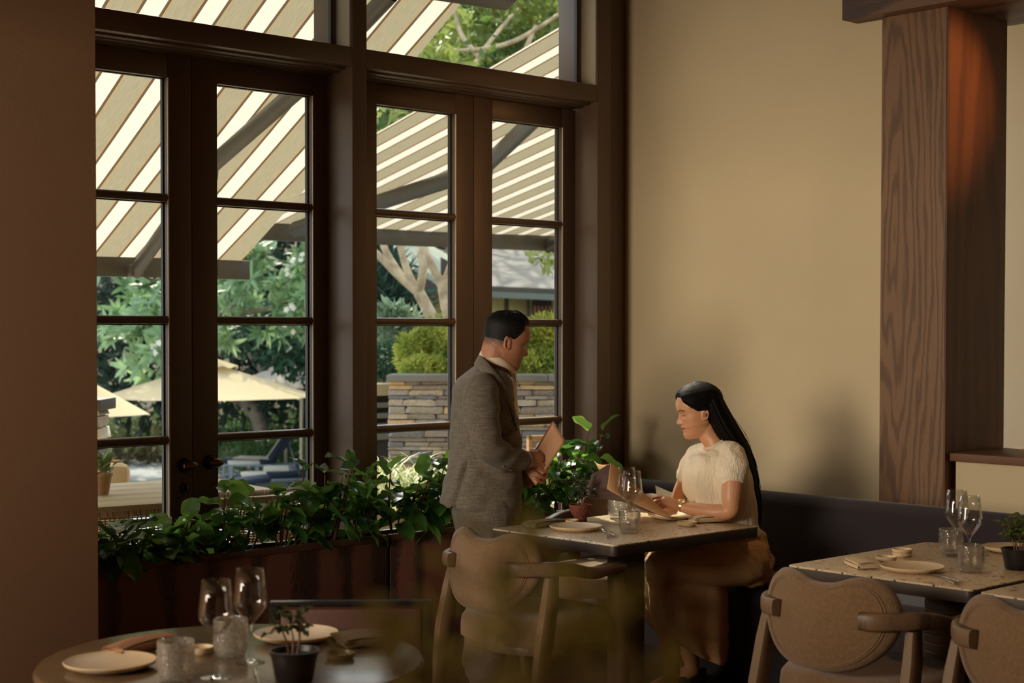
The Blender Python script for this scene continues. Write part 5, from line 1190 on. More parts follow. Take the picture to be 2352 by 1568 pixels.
def paint(me, Minv, base, lip, hairc, hairf, brow=True, nail=None):
    """skin pigment by place on the head: lips, brows, lashes, stubble"""
    n = len(me.vertices); co = np.empty(n*3); me.vertices.foreach_get('co', co); co = co.reshape(-1, 3)
    A = np.array(Minv); h = co @ A[:3, :3].T + A[:3, 3]; x, y, z = h.T; ay = np.abs(y)
    col = np.tile(np.array(base[:3]), (n, 1)); face = (x > .18) & (z > -0.02) & (z < 1.02) & (ay < .4)
    def mixin(w, c): 
        w = np.clip(w, 0, 1)[:, None]; col[:] = col*(1-w)+np.array(c[:3])*w
    lp = np.clip(1.25-np.sqrt((ay/.088)**2+((z-.233)/(.042*(1-.45*(ay/.1)**2)))**2), 0, .25)*4*face
    mixin(lp*0.85, lip); mixin(gauss(z, .231, .007)*(ay < .085)*face*0.8, (0.05, 0.015, 0.012))
    if brow:
        zc = .578+.022*np.clip((ay-.05)/.1, 0, 1)-.02*np.clip((ay-.16)/.06, 0, 1)
        mixin(gauss(z, zc, .015)*(ay > .04)*(ay < .225)*face*0.95, hairc)
    mixin(gauss(z, .492-.008*np.cos((ay-.135)/.05), .009)*(np.abs(ay-.137) < .062)*face*0.9, (0.012, 0.008, 0.006))
    mixin(hairf(x, y, z), hairc)
    a = me.color_attributes.new('tint', 'FLOAT_COLOR', 'POINT'); a.data.foreach_set('color', np.concatenate([col, np.ones((n, 1))], 1).ravel())

def frame_axes(yaw_from_right_away, side_sign):
    """f: facing direction on the floor; s: towards the person's own left"""
    right = Vector((sin(YAW), -cos(YAW), 0)); away = Vector((cos(YAW), sin(YAW), 0))
    a = yaw_from_right_away; f = right*cos(a)+away*sin(a); return f, Vector((-f.y, f.x, 0))
def head_matrix(center, f, s, H, pitch, roll=0.0):
    """maps unit-head coordinates (z 0 chin .. 1 vertex) to the world; pivot is the middle of the head"""
    up = Vector((0, 0, 1)); f2 = f*cos(pitch)-up*sin(pitch); u2 = f*sin(pitch)+up*cos(pitch)
    M = Matrix(((f2.x, s.x, u2.x, center.x), (f2.y, s.y, u2.y, center.y), (f2.z, s.z, u2.z, center.z), (0, 0, 0, 1)))
    return M @ Matrix.Rotation(roll, 4, 'X') @ Matrix.Scale(H, 4) @ Matrix.Translation((0.03, 0, -0.5))

def ring(c, f, s, a, b, tilt=0.0, n=40, p=2.3):
    """superellipse ring: a along f, b along s; tilt drops the front"""
    o = []
    for k in range(n):
        t = 2*pi*k/n; ct, st = cos(t), sin(t); u = abs(ct)**(2/p)*(1 if ct > 0 else -1); v = abs(st)**(2/p)*(1 if st > 0 else -1)
        o.append(c+f*(a*u)+s*(b*v)-Vector((0, 0, tilt*a*u)))
    return o
def fold_noise(co, no, amp, scale, dirs, seed=0, mask=None):
    """long soft creases: sines across the given direction, bent by a second field"""
    rs = np.random.RandomState(seed); d = np.zeros(len(co))
    for k in range(5):
        v = np.array(dirs[k % len(dirs)], float)+rs.normal(size=3)*0.25; v /= np.linalg.norm(v)
        w = rs.normal(size=3); w /= np.linalg.norm(w); fr = scale*(0.6+1.1*rs.rand())
        d += np.sin(co@v*fr+1.5*np.sin(co@w*fr*0.35+rs.rand()*6)+rs.rand()*6)*(0.5+0.5*np.sin(co@w*fr*0.22+rs.rand()*6))
    d *= amp/2.2
    if mask is not None: d *= mask(co)
    return co+no*d[:, None]
def suit_mat(name, a, b):
    m = bpy.data.materials.new(name); m.use_nodes = True; N, L = nt(m); bs = N['Principled BSDF']; bs.inputs['Roughness'].default_value = 0.9; bs.inputs['Sheen Weight'].default_value = 0.15
    tc = N.new('ShaderNodeTexCoord'); fs = []
    for sc in ((420, 420, 20), (20, 20, 420)):
        mp = N.new('ShaderNodeMapping'); mp.inputs['Scale'].default_value = sc; L.new(tc.outputs['Object'], mp.inputs[0])
        nz = N.new('ShaderNodeTexNoise'); nz.inputs['Scale'].default_value = 1; nz.inputs['Detail'].default_value = 2; L.new(mp.outputs[0], nz.inputs['Vector']); fs.append(nz.outputs[0])
    f = math_n(N, L, 'MULTIPLY', math_n(N, L, 'ADD', fs[0], fs[1]), 0.5)
    r = N.new('ShaderNodeValToRGB'); r.color_ramp.elements[0].position = 0.38; r.color_ramp.elements[1].position = 0.62; r.color_ramp.elements[0].color = b; r.color_ramp.elements[1].color = a
    L.new(f, r.inputs[0]); L.new(r.outputs[0], bs.inputs['Base Color'])
    bp = N.new('ShaderNodeBump'); bp.inputs['Strength'].default_value = 0.25; bp.inputs['Distance'].default_value = 0.002; L.new(f, bp.inputs['Height']); L.new(bp.outputs[0], bs.inputs['Normal'])
    return m
def fingers(knuckles, bends, rads):
    """each finger its own bent chain from knuckle to tip"""
    return [limb([Vector(p) for p in [k]+list(b)], [r, r*0.96, r*0.9, r*0.74][:len(b)+1], 10, 14) for k, b, r in zip(knuckles, bends, rads)]

M_shoe = mat('shoe_leather', srgb(40, 28, 22), 0.35)
# ------------------------------------------------------------------ the standing man
def man():
    D0 = 6.72
    def P(x, y, dd=0.0): return at(x, y, D0+dd)
    f, s = frame_axes(radians(14), 1)          # faces the woman, turned a little away from us; s is his left, away from the camera
    base = at(1108, 1500, D0); base.z = 0.0
    root = thing('person', 'man in a grey woven suit jacket and open white shirt standing with a folder', 'person', base)
    TB = Matrix.Translation(-base)
    H = 0.240; hc = P(1160, 782, 0.0); HM = head_matrix(hc, f, s, H, radians(15))
    hd = Head(); parts = [xf(hd.mesh(), HM)]
    for sg in (-1, 1): parts += [xf(solid(e), HM) for e in hd.ear(sg)]
    neck = [HM @ Vector((-0.16, 0, 0.38)), HM @ Vector((-0.14, 0, 0.10)), P(1130, 850), P(1122, 890)]
    parts.append(limb(neck, [0.060, 0.063, 0.066, 0.085], 20, 16))
    parts.append(cap(P(1118, 905, 0), P(1114, 1120, 0), 0.085, 0.10))
    for sg in (-1, 1):                         # arms: -1 is his right arm, nearest the camera
        dd = -0.17 if sg < 0 else 0.17
        if sg < 0: pts = [P(1100, 893, -0.17), P(1112, 1022, -0.20), P(1170, 1056, -0.13), P(1206, 1054, -0.09)]
        else: pts = [P(1112, 890, 0.17), P(1135, 1030, 0.20), P(1190, 1095, 0.10), P(1224, 1100, 0.05)]
        parts.append(limb(pts, [0.050, 0.042, 0.036, 0.029], 14, 24))
    for sg in (-1, 1):                         # legs
        q = s*(0.095*sg); hip = P(1112, 1165)+q; an = Vector((base.x, base.y, 0.09))+q*1.1+f*0.02*sg
        parts.append(limb([hip, hip.lerp(an, 0.5)+f*0.02, an], [0.085, 0.058, 0.042], 14, 20))
        parts.append(ell(an+f*0.07-Vector((0, 0, 0.045)), (0.12, 0.045, 0.04), Matrix.Rotation(atan2(f.y, f.x), 4, 'Z')))
    # right hand, back of the hand to us, fingers bent behind the folder
    w0 = P(1206, 1054, -0.09); kn = P(1234, 1050, -0.065)
    parts.append(limb([w0, P(1217, 1053, -0.085), P(1235, 1052, -0.068)], [0.027, 0.034, 0.033], 14, 10, flat=0.62, side=(0, 0, 1)))
    kk = [P(1234, 1037, -0.06), P(1239, 1047, -0.062), P(1238, 1057, -0.064), P(1233, 1066, -0.066)]
    bb = [[k+Vector((0, 0, 0))+ (P(6+1176, 784, 0)-P(1176, 784, 0))*1.0 + FW*0.012, k+FW*0.042+(P(1178, 784)-P(1176, 784)), k+FW*0.058-(P(1190, 784)-P(1176, 784))] for k in kk]
    parts += fingers(kk, bb, [0.0095, 0.0100, 0.0096, 0.0085])
    parts += fingers([P(1216, 1066, -0.075)], [[P(1226, 1071, -0.07), P(1236, 1071, -0.066), P(1241, 1068, -0.063)]], [0.0105])
    # left hand under the folder: palm behind, fingertips on the near face
    parts.append(limb([P(1224, 1100, 0.05), P(1236, 1094, 0.03), P(1246, 1088, 0.0)], [0.026, 0.033, 0.031], 14, 10, flat=0.6, side=(0, 0, 1)))
    kk = [P(1256, 1074, -0.005), P(1253, 1087, -0.006), P(1246, 1099, -0.008), P(1238, 1109, -0.008)]
    bb = [[P(1259, 1072, -0.035), P(1246, 1067, -0.060), P(1236, 1066, -0.060)], [P(1254, 1084, -0.04), P(1240, 1076, -0.064), P(1230, 1074, -0.062)], [P(1247, 1097, -0.042), P(1235, 1088, -0.066), P(1226, 1084, -0.062)], [P(1240, 1107, -0.04), P(1231, 1099, -0.064), P(1224, 1095, -0.06)]]
    parts += fingers(kk, bb, [0.0095, 0.0098, 0.0094, 0.0084])
    parts += fingers([P(1228, 1088, 0.03)], [[P(1236, 1078, 0.01), P(1244, 1066, 0.005), P(1250, 1056, 0.003)]], [0.0105])
    base_c, lip_c, hair_c = srgb(186, 128, 94), srgb(140, 78, 62), srgb(24, 18, 16)
    sm = skinmat('skin_tan', base_c, None, lip_c)
    me = fuse('body', [xf(solid(p), TB) for p in parts], 0.0034, sm, 4, 0.5)
    def hf(x, y, z):
        hl = np.where(x > .14, .84, np.where(x > -.02, .50+(x+.02)*2.1, .30))
        w = np.clip((z-hl)/np.where(x < -.02, .20, .05), 0, 1)*(x < .37)
        w = w*np.where((x > -.12) & (x < .03) & (np.abs(y) > .29) & (z < .56), 0, 1)
        st = 0.22*np.clip((.30-z)/.1, 0, 1)*(x > -.05)*(z > -.05)*(z < .4)*(np.abs(y) < .36)
        return np.maximum(w*(z < 1.1)*(z > 0), st)
    paint(me, (HM.inverted() @ Matrix.Translation(base)), base_c, lip_c, hair_c, hf)
    orient(me); body = link('body', me, root)
    # eyes
    for sg in (-1, 1):
        e = HM @ Vector((0.300, sg*0.135, 0.497)); er = 0.0112
        eb = obj('eye', xf(ell((0, 0, 0), (er, er, er)), Matrix.Translation(e-base)), mat('eye_white', srgb(214, 200, 186), 0.2), root)
        g = (f-Vector((0, 0, 0.35))).normalized(); ir = Matrix.Translation(e-base+g*er*0.55) @ g.to_track_quat('Z', 'Y').to_matrix().to_4x4()
        obj('iris', xf(ell((0, 0, 0), (er*0.62, er*0.62, er*0.5)), ir), mat('iris_dark', srgb(34, 22, 16), 0.15), eb)
    # hair: short sides, combed top with a parting on the near side
    def hair(u, v):
        th = 2*pi*u; c = cos(th)
        hl = 0.845 if c > 0.62 else (0.845-(0.62-c)/0.5*0.30 if c > 0.12 else (0.545 if c > -0.05 else max(0.47, 0.545+(c+0.05)*0.5)))
        z = hl+(1.0-hl)*sin(v*pi/2)**1.0; z = min(z, 0.9995)
        x, y = hd.surf(np.array([th]), np.array([z])); x, y = x[0], y[0]
        t = (0.005+0.050*np.clip((z-0.66)/0.24, 0, 1))*min(1, v*5+0.05)
        if c > 0.3: t += 0.022*np.clip((z-.84)/.1, 0, 1)*min(1, v*4)
        n = Vector((x, y, (z-0.6)*0.9)).normalized(); groove = -0.020*exp(-((y+0.17)/0.018)**2)*np.clip((z-.8)/.06, 0, 1)*(1 if x > -0.12 else 0)
        st = 0.006*sin(th*46+z*30)*min(1, v*3)*(z > .78)
        return HM @ (Vector((x, y, z))+n*(t+groove+st))
    ho = grid(hair, 120, 30, True); ho = (ho[0], ho[1]+[tuple(29*120+i for i in range(120))])
    obj('hair', xf(ho, TB), mat('hair_black', srgb(20, 15, 13), 0.55, 0.4, 40, 0.2, 420, spec=0.25), root, ang=180)
    # ---- trousers
    suit = suit_mat('suit_cloth', srgb(122, 110, 94), srgb(84, 75, 64))
    tp = [ell(P(1112, 1160, 0), (0.125, 0.165, 0.13), Matrix.Rotation(atan2(f.y, f.x), 4, 'Z'))]
    for sg in (-1, 1):
        q = s*(0.095*sg); hip = P(1112, 1175)+q; an = Vector((base.x, base.y, 0.07))+q*1.1+f*0.02*sg
        tp.append(limb([hip, hip.lerp(an, 0.5)+f*0.025, an], [0.122, 0.092, 0.082], 18, 24))
    me = fuse('trousers', [xf(solid(p), TB) for p in tp], 0.007, suit, 5, 0.5, lambda co, no: fold_noise(co, no, 0.006, 34, [(0.3, 0, 1), (0, .2, 1)], 4))
    orient(me); link('trousers', me, root)
    for sg in (-1, 1):
        q = s*(0.105*sg)+f*0.02*sg; c = Vector((0, 0, 0))+q
        obj('shoe', xf(join(loft([[Vector((x, w*cos(a), max(0.004, h*sin(a)) if sin(a) > 0 else 0.0)) for a in [2*pi*k/16 for k in range(16)]] for x, w, h in ((-0.09, .01, .04), (-.08, .036, .075), (-.03, .042, .085), (.05, .046, .06), (.12, .044, .045), (.17, .03, .03), (.185, .008, .012))])), Matrix.Translation(c) @ Matrix.Rotation(atan2(f.y, f.x), 4, 'Z')), M_shoe, root)
    # ---- shirt: chest panel, collar stand and leaf
    shirt = mat('shirt_white', srgb(226, 206, 180), 0.85, 0.05, 20)
    rows = [(842, 1128, .062, .062), (856, 1130, .075, .080), (880, 1130, .105, .11), (930, 1124, .118, .15), (1000, 1126, .125, .15), (1100, 1118, .13, .15)]
    sr = [ring(P(cx, y), f, s, a, b, 0.25 if y < 870 else 0, 36) for y, cx, a, b in rows]
    sh = obj('shirt', xf(loft(sr, False), TB), shirt, root, ang=180)
    # collar: a folded band, high at the nape, its points falling at the throat
    cb = []
    nC = 40
    for k in range(nC+1):
        a = radians(-168+336*k/nC); ct = -cos(a)          # -1 at the throat ... starts at the front
        fr = (1-cos(a))/2 if False else (1+cos(a+pi))/2
        back = (1+cos(a))/2 if False else 0
        back = 1-abs(a)/radians(168) if False else (1-cos(pi-abs(a)))/2
        nape = 1-back                                    # 1 at the throat end
        th = pi-abs(a); 
        ang = a+pi
        c0 = P(1136, 836)+f*0.004; rf = 0.066; rs_ = 0.064
        e = f*(rf*cos(a+pi)*-1)+s*(rs_*sin(a+pi)*-1)
        cb.append((a, c0+e))
    def collar(u, v):
        a = radians(-172+344*u); tfront = (abs(a)/radians(172))**1.6    # 0 nape, 1 throat
        c0 = P(1140, 829)+f*0.002; r_in = 0.0665
        d = f*(-cos(a))+s*(sin(a))
        top = 0.047-0.092*tfront; wid = 0.036+0.026*max(0, tfront-0.55)/0.45
        fl = [(0.0, -0.014, -0.03), (0.25, -0.004, 0.0), (0.4, 0.002, 0.005), (0.6, 0.008, -0.3), (1.0, 0.016, -1.0)]
        off = np.interp(v, [q[0] for q in fl], [q[1] for q in fl]); dz = np.interp(v, [q[0] for q in fl], [q[2] for q in fl])
        if v < 0.25: dzv = -0.028*(1-v/0.25)
        else: dzv = -wid*max(0, (v-0.4)/0.6)
        fwd = f*(0.012*tfront)
        return c0+d*(r_in+off)+fwd+Vector((0, 0, top+dzv))
    co_ = obj('collar', xf(grid(collar, 50, 12), TB), shirt, sh, ang=180)
    bt = P(1164, 864, -0.045)
    obj('button', xf(lathe([(0, 0), (0.0055, 0), (0.006, 0.0015), (0.005, 0.003), (0, 0.0026)], 16), Matrix.Translation(bt-base) @ (-FW).to_track_quat('Z', 'Y').to_matrix().to_4x4()), mat('shirt_button', srgb(236, 226, 210), 0.3), sh)
    # ---- jacket: torso, two sleeves, fused
    ph = radians(14)
    rows = [(838, 1090, 1134, .055, 0), (844, 1080, 1146, .10, 0), (856, 1064, 1160, .145, 0), (870, 1052, 1170, .170, 0), (890, 1043, 1177, .178, 0), (918, 1038, 1180, .178, 0), (955, 1036, 1187, .172, 0), (1000, 1035, 1195, .168, 0), (1040, 1033, 1199, .170, 0), (1080, 1028, 1199, .178, 0), (1120, 1020, 1197, .19, 0), (1150, 1014, 1195, .20, 0), (1168, 1012, 1193, .205, 0)]
    rg = []
    for y, xl, xr, b, dd in rows:
        hw = (xr-xl)/2*D0/FPX; a = sqrt(max(hw*hw-(b*sin(ph))**2, 0.0009))/cos(ph)
        rg.append(ring(P((xl+xr)/2, y, dd), f, s, a, b, 0.13 if y > 1100 else (-0.10 if y < 870 else 0.0), 44, 2.5))
    torso = loft(rg[::-1])
    armR = limb([P(1104, 893, -0.165), P(1104, 928, -0.205), P(1112, 985, -0.235), P(1122, 1022, -0.235), P(1158, 1050, -0.175), P(1199, 1057, -0.105)], [0.073, 0.078, 0.070, 0.064, 0.058, 0.044], 22, 40)
    armL = limb([P(1110, 886, 0.16), P(1125, 960, 0.20), P(1140, 1040, 0.19), P(1175, 1085, 0.13), P(1207, 1098, 0.075)], [0.076, 0.074, 0.066, 0.056, 0.046], 20, 34)
    e0 = np.array(P(1120, 1022, -0.2)-base); a0 = np.array(P(1060, 925, -0.1)-base); b0 = np.array(P(1112, 905, -0.2)-base)
    def fold(co, no):
        mk = lambda q: 0.35+1.2*np.exp(-(np.linalg.norm(q-e0, axis=1)/0.12)**2)+0.6*np.exp(-(np.linalg.norm(q-a0, axis=1)/0.10)**2)+0.5*np.exp(-(np.linalg.norm(q-b0, axis=1)/0.08)**2)
        ax = np.array(UP*0.8+RT*0.55); co = fold_noise(co, no, 0.0085, 55, [ax, UP*0.9-RT*0.3], 2, mk)
        # the back vent: an open slit with one edge proud of the other
        c2 = co+np.array(base); rel = c2-np.array(CAMP); d = rel@np.array(FW); px = 1176+FPX*(rel@np.array(RT))/d; py = PPY-FPX*(rel@np.array(UP))/d
        vx = 1071-(py-1048)*0.30; near = (d < D0-0.02)
        w = np.clip((py-1048)/25, 0, 1)*near
        co = co-no*(0.016*w*np.exp(-((px-vx-5)/4.5)**2))[:, None]+no*(0.007*w*np.exp(-((px-vx+6)/8)**2))[:, None]
        # the armhole seam
        sx = 1083+((py-925)/60.0)**2*26; co = co-no*(0.004*near*(py < 960)*(py > 868)*np.exp(-((px-sx+14)/3.0)**2))[:, None]
        return co
    me = fuse('jacket', [xf(solid(p), TB) for p in (torso, armR, armL)], 0.0055, suit, 3, 0.5, fold)
    orient(me); jk = link('jacket', me, root)
    # lapel and collar of the jacket: a strip round the neck that runs down the front edge
    path = [P(1190, 985, -0.075), P(1183, 942, -0.10), P(1172, 906, -0.115), P(1155, 874, -0.135), P(1136, 849, -0.125), P(1117, 829, -0.095), P(1103, 817, -0.04), P(1100, 814, 0.02)]
    q = smooth_path([tuple(p) for p in path], 40); V, Fs = [], []
    wd = np.interp(np.linspace(0, 1, 40), [0, .25, .45, .6, .8, 1], [0.004, 0.040, 0.046, 0.040, 0.040, 0.036])
    for i, p in enumerate(q):
        p = Vector(p); t = (Vector(q[min(i+1, 39)])-Vector(q[max(i-1, 0)])).normalized(); dv = -RT*0.6-UP*0.8; outw = (dv-t*dv.dot(t)).normalized()
        for j in range(5):
            u = j/4; V.append(p+outw*(wd[i]*u)-FW*(0.016+0.014*sin(pi*u))*(1 if i < 33 else 0.4)-Vector((0, 0, 0.010*u)))
    for i in range(39):
        for j in range(4): Fs.append((i*5+j, i*5+j+1, i*5+j+6, i*5+j+5))
    V2 = [v+FW*0.006 for v in V]; n_ = len(V)
    Fs2 = [tuple(k+n_ for k in fc[::-1]) for fc in Fs]; rim = [(i*5, (i+1)*5, (i+1)*5+n_, i*5+n_) for i in range(39)]+[(i*5+4, (i+1)*5+4, (i+1)*5+4+n_, i*5+4+n_) for i in range(39)]
    obj('lapel', xf((V+V2, Fs+Fs2+rim), TB), suit, jk, ang=60)
    # pocket flap and cuff buttons
    fl = [P(1108, 1062, -0.222), P(1165, 1072, -0.205), P(1164, 1092, -0.207), P(1107, 1083, -0.224)]
    for k in range(4):
        b = P(1156+5.5*k, 1070+3*k, -0.226+0.010*k)
        obj('button', xf(ell((0, 0, 0), (0.0055, 0.0055, 0.0055)), Matrix.Translation(b-base)), mat('horn_button', srgb(120, 92, 66), 0.3), jk)
    # white shirt cuffs
    for a, b, r in ((P(1197, 1057, -0.103), P(1212, 1055, -0.084), 0.0375), (P(1203, 1098, 0.08), P(1216, 1100, 0.06), 0.037)):
        obj('cuff', xf(tube([a, b], r, 24, cap=False), TB), shirt, sh)
    return base
man_base = man()
# the folder he holds: a thing of its own
def slab(c4, th):
    return quad_solid(c4, th)
fq = [at(1272, 969, 6.66), at(1299, 1012, 6.655), at(1231, 1115, 6.655), at(1204, 1082, 6.66)]
fc = sum(fq, Vector())/4; fl_ = thing('menu_folder', 'closed peach coloured menu folder held by the standing man', 'folder', fq[2])
Mc = mat('folder_peach', srgb(206, 156, 116), 0.7, 0.06, 20)
def bent(q, th, off, sag):
    def f(u, v):
        p = q[0].lerp(q[1], u).lerp(q[3].lerp(q[2], u), v); return p+FW*(off+sag*sin(pi*u)+0.012*(v**2))
    a = grid(f, 8, 14); b = grid(lambda u, v: f(u, v)+FW*th, 8, 14); n = len(a[0]); V = a[0]+b[0]; Fs = a[1]+[tuple(i+n for i in t[::-1]) for t in b[1]]
    ed = [k for k in range(7)]
    for k in range(7): Fs += [(k, k+1, k+1+n, k+n), (13*8+k, 13*8+k+1, 13*8+k+1+n, 13*8+k+n)]
    for k in range(13): Fs += [(k*8, (k+1)*8, (k+1)*8+n, k*8+n), (k*8+7, (k+1)*8+7, (k+1)*8+7+n, k*8+7+n)]
    return V, Fs
obj('front_cover', xf(bent(fq, 0.0015, 0.0, 0.0), Matrix.Translation(-fq[2])), Mc, fl_, ang=180)
obj('back_cover', xf(bent([p+RT*-0.002+UP*0.002 for p in fq], 0.0015, 0.012, 0.003), Matrix.Translation(-fq[2])), Mc, fl_, ang=180)
obj('pages', xf(bent([p*0.97+fc*0.03 for p in fq], 0.004, 0.0045, 0.001), Matrix.Translation(-fq[2])), mat('menu_page', srgb(226, 196, 156), 0.8), fl_, ang=180)
sp0, sp1 = fq[0], fq[3]
obj('spine', xf(tube([sp0+FW*0.007, (sp0+sp1)/2+FW*0.012, sp1+FW*0.019], 0.0072, 10), Matrix.Translation(-fq[2])), mat('folder_spine', srgb(150, 84, 62), 0.7), fl_)

# ------------------------------------------------------------------ the seated woman
def woman():
    D0 = 6.62
    def P(x, y, dd=0.0): return at(x, y, D0+dd)
    right = Vector((sin(YAW), -cos(YAW), 0)); away = Vector((cos(YAW), sin(YAW), 0))
    a = radians(9); f = -right*cos(a)-away*sin(a); s = Vector((-f.y, f.x, 0))     # faces left; s = her left, towards the camera
    base = at(1700, 1335, D0); base.z = 0.45
    root = thing('person', 'woman with long black hair in a cream crinkled blouse and skirt seated reading a menu', 'person', base)
    TB = Matrix.Translation(-base)
    H = 0.219; hc = P(1605, 944, 0.0); HM = head_matrix(hc, f, s, H, radians(11))
    hd = Head(True); parts = [xf(hd.mesh(), HM)]
    for sg in (-1, 1): parts += [xf(solid(e), HM) for e in hd.ear(sg)]
    parts.append(limb([HM @ Vector((-0.14, 0, 0.36)), HM @ Vector((-0.13, 0, 0.05)), P(1642, 1018), P(1650, 1050)], [0.046, 0.044, 0.048, 0.068], 20, 16))
    parts.append(limb([P(1652, 1060), P(1655, 1120), P(1668, 1200), P(1690, 1270)], [0.085, 0.085, 0.08, 0.11], 20, 20))
    parts.append(limb([P(1622, 1046, 0.12), P(1655, 1042, 0.0), P(1682, 1044, -0.12)], [0.033, 0.036, 0.036], 14, 14))
    # her left arm, near us: elbow on the table, forearm along its edge; her right arm beyond
    parts.append(limb([P(1684, 1054, -0.145), P(1684, 1088, -0.188), P(1681, 1140, -0.215), P(1676, 1172, -0.21), P(1640, 1176, -0.19), P(1592, 1169, -0.14), P(1562, 1163, -0.11)], [0.040, 0.046, 0.041, 0.036, 0.0335, 0.027, 0.021], 18, 40))
    parts.append(limb([P(1600, 1046, 0.16), P(1582, 1090, 0.20), P(1560, 1145, 0.19), P(1572, 1176, 0.14), P(1548, 1172, 0.06), P(1536, 1166, 0.03)], [0.040, 0.038, 0.035, 0.030, 0.024, 0.020], 16, 34))
    # hands: left hand lying over the menu's edge
    def hand(w, k0, k3, tips, th, rr, flat):
        parts.append(limb([w, (w*0.55+(k0+k3)*0.225), (k0+k3)*0.5], [rr*0.92, rr*1.15, rr*1.05], 16, 12, flat=flat, side=(k3-k0)))
        kn = [k0.lerp(k3, t) for t in (0, .34, .67, 1)]
        parts.extend(fingers(kn, tips, [0.0082, 0.0084, 0.0080, 0.0070])); parts.extend(fingers([th[0]], [th[1:]], [0.0092]))
    k0, k3 = P(1529, 1142, -0.09), P(1536, 1160, -0.125)
    hand(P(1562, 1163, -0.11), k0, k3, [[P(1518, 1142, -0.09), P(1508, 1143, -0.092), P(1499, 1145, -0.096)], [P(1517, 1149, -0.107), P(1507, 1153, -0.108), P(1499, 1157, -0.108)], [P(1521, 1156, -0.12), P(1511, 1161, -0.12), P(1505, 1165, -0.118)], [P(1526, 1163, -0.13), P(1518, 1168, -0.13), P(1513, 1171, -0.128)]],
         [P(1548, 1158, -0.085), P(1534, 1152, -0.06), P(1522, 1150, -0.055), P(1513, 1149, -0.055)], 0.027, 0.55)
    k0, k3 = P(1524, 1150, 0.04), P(1526, 1166, 0.02)
    hand(P(1536, 1166, 0.03), k0, k3, [[P(1514, 1148, 0.03), P(1507, 1150, 0.02), P(1502, 1153, 0.01)], [P(1513, 1154, 0.03), P(1506, 1158, 0.02), P(1501, 1161, 0.01)], [P(1514, 1161, 0.02), P(1508, 1165, 0.012), P(1504, 1167, 0.005)], [P(1517, 1167, 0.015), P(1511, 1170, 0.01), P(1508, 1172, 0.004)]],
         [P(1532, 1160, 0.01), P(1526, 1153, 0.0), P(1519, 1150, -0.005), P(1513, 1149, -0.008)], 0.025, 0.55)
    # legs: thighs forward under the table, shins down to the floor
    kL, kR = P(1512, 1316, -0.10), P(1508, 1312, 0.10)
    for kx, dd, ax, ay in ((kL, -0.09, 1545, 1500), (kR, 0.09, 1590, 1510)):
        an = onZ(ax, ay, 0.10) if False else at(ax, ay, D0+dd); an.z = 0.10
        parts.append(limb([P(1712, 1288, dd), kx], [0.088, 0.062], 16, 14)); parts.append(limb([kx, kx.lerp(an, 0.35)-f*0.02, an], [0.054, 0.050, 0.033], 16, 16))
        parts.append(limb([an-Vector((0, 0, 0.03)), an+f*0.08-Vector((0, 0, 0.065)), an+f*0.15-Vector((0, 0, 0.08))], [0.034, 0.03, 0.02], 12, 10))
    base_c, lip_c, hair_c = srgb(218, 160, 120), srgb(182, 96, 80), srgb(16, 11, 10)
    sm = skinmat('skin_warm', base_c, None, lip_c, 0.42)
    me = fuse('body', [xf(solid(p), TB) for p in parts], 0.0032, sm, 4, 0.5)
    def hf(x, y, z): return np.clip((z-np.where(x > .2, .84, .60))/.05, 0, 1)*(x < .36)*(z < 1.1)*(np.abs(y) < .4)
    paint(me, HM.inverted() @ Matrix.Translation(base), base_c, lip_c, hair_c, hf); orient(me)
    body = link('body', me, root)
    # lashes of the lowered eyes
    for sg in (-1, 1):
        pts = [HM @ Vector((0.318-0.045*abs(k-2)/2*abs(k-2)/2-(0.02*k/4), sg*(0.085+0.026*k), 0.488-0.006*(2-abs(k-2)))) for k in range(5)]
        obj('eyelash', xf(tube(pts, [0.0005, 0.0014, 0.0017, 0.0014, 0.0006], 6, sub=10), TB), mat('lash_black', srgb(14, 10, 9), 0.6), root)
    # ---- hair: cap from the parted hairline, gathered behind the ear, falling in one long sheet
    def hair(u, v):
        th = 2*pi*u; c = cos(th)
        hl = 0.84-0.10*max(0, 0.93-c)/0.18 if c > 0.75 else (0.74-(0.75-c)*0.36 if c > 0.15 else (0.524-max(0, 0.0-c)*0.75 if c > -0.35 else 0.262-0.1*(-0.35-c)))
        z = min(hl+(1-hl)*sin(v*pi/2), 0.9995); x, y = hd.surf(np.array([th]), np.array([z])); x, y = x[0], y[0]
        t = (0.02+0.045*np.clip((z-.3)/.4, 0, 1)+0.03*np.clip(-c, 0, 1))*min(1, v*6+0.12)
        n = Vector((x, y, (z-0.6)*0.9)).normalized(); groove = -0.018*exp(-(y/0.02)**2)*(z > .84)*(x > -0.05)
        return HM @ (Vector((x, y, z))+n*(t+groove+0.004*sin(th*60+z*8)*min(1, v*3)))
    def inner(u, v):
        p = HM.inverted() @ hair(u, v); c_ = Vector((0, 0, 0.55)); return HM @ (c_+(p-c_)*0.80)
    g1 = grid(hair, 140, 34, True); g2 = grid(inner, 140, 34, True); n_ = len(g1[0])
    hc_ = (g1[0]+g2[0], g1[1]+[tuple(33*140+i for i in range(140))]+[tuple(i+n_ for i in q[::-1]) for q in g2[1]]+[tuple(n_+33*140+i for i in range(139, -1, -1))]+[(i, (i+1) % 140, n_+(i+1) % 140, n_+i) for i in range(140)])
    tail = [((1630, 905), 22, 0.066), ((1640, 928), 25, 0.085), ((1652, 955), 27, 0.088), ((1668, 985), 28, 0.090), ((1688, 1015), 26, 0.090), ((1704, 1045), 22, 0.086), ((1717, 1080), 19, 0.080), ((1727, 1115), 15.5, 0.074), ((1734, 1150), 12.5, 0.066), ((1739, 1180), 9.5, 0.055), ((1741, 1206), 6, 0.035)]
    tp = smooth_path([(q[0][0], q[0][1], q[1], q[2]) for q in tail], 44); rg = []
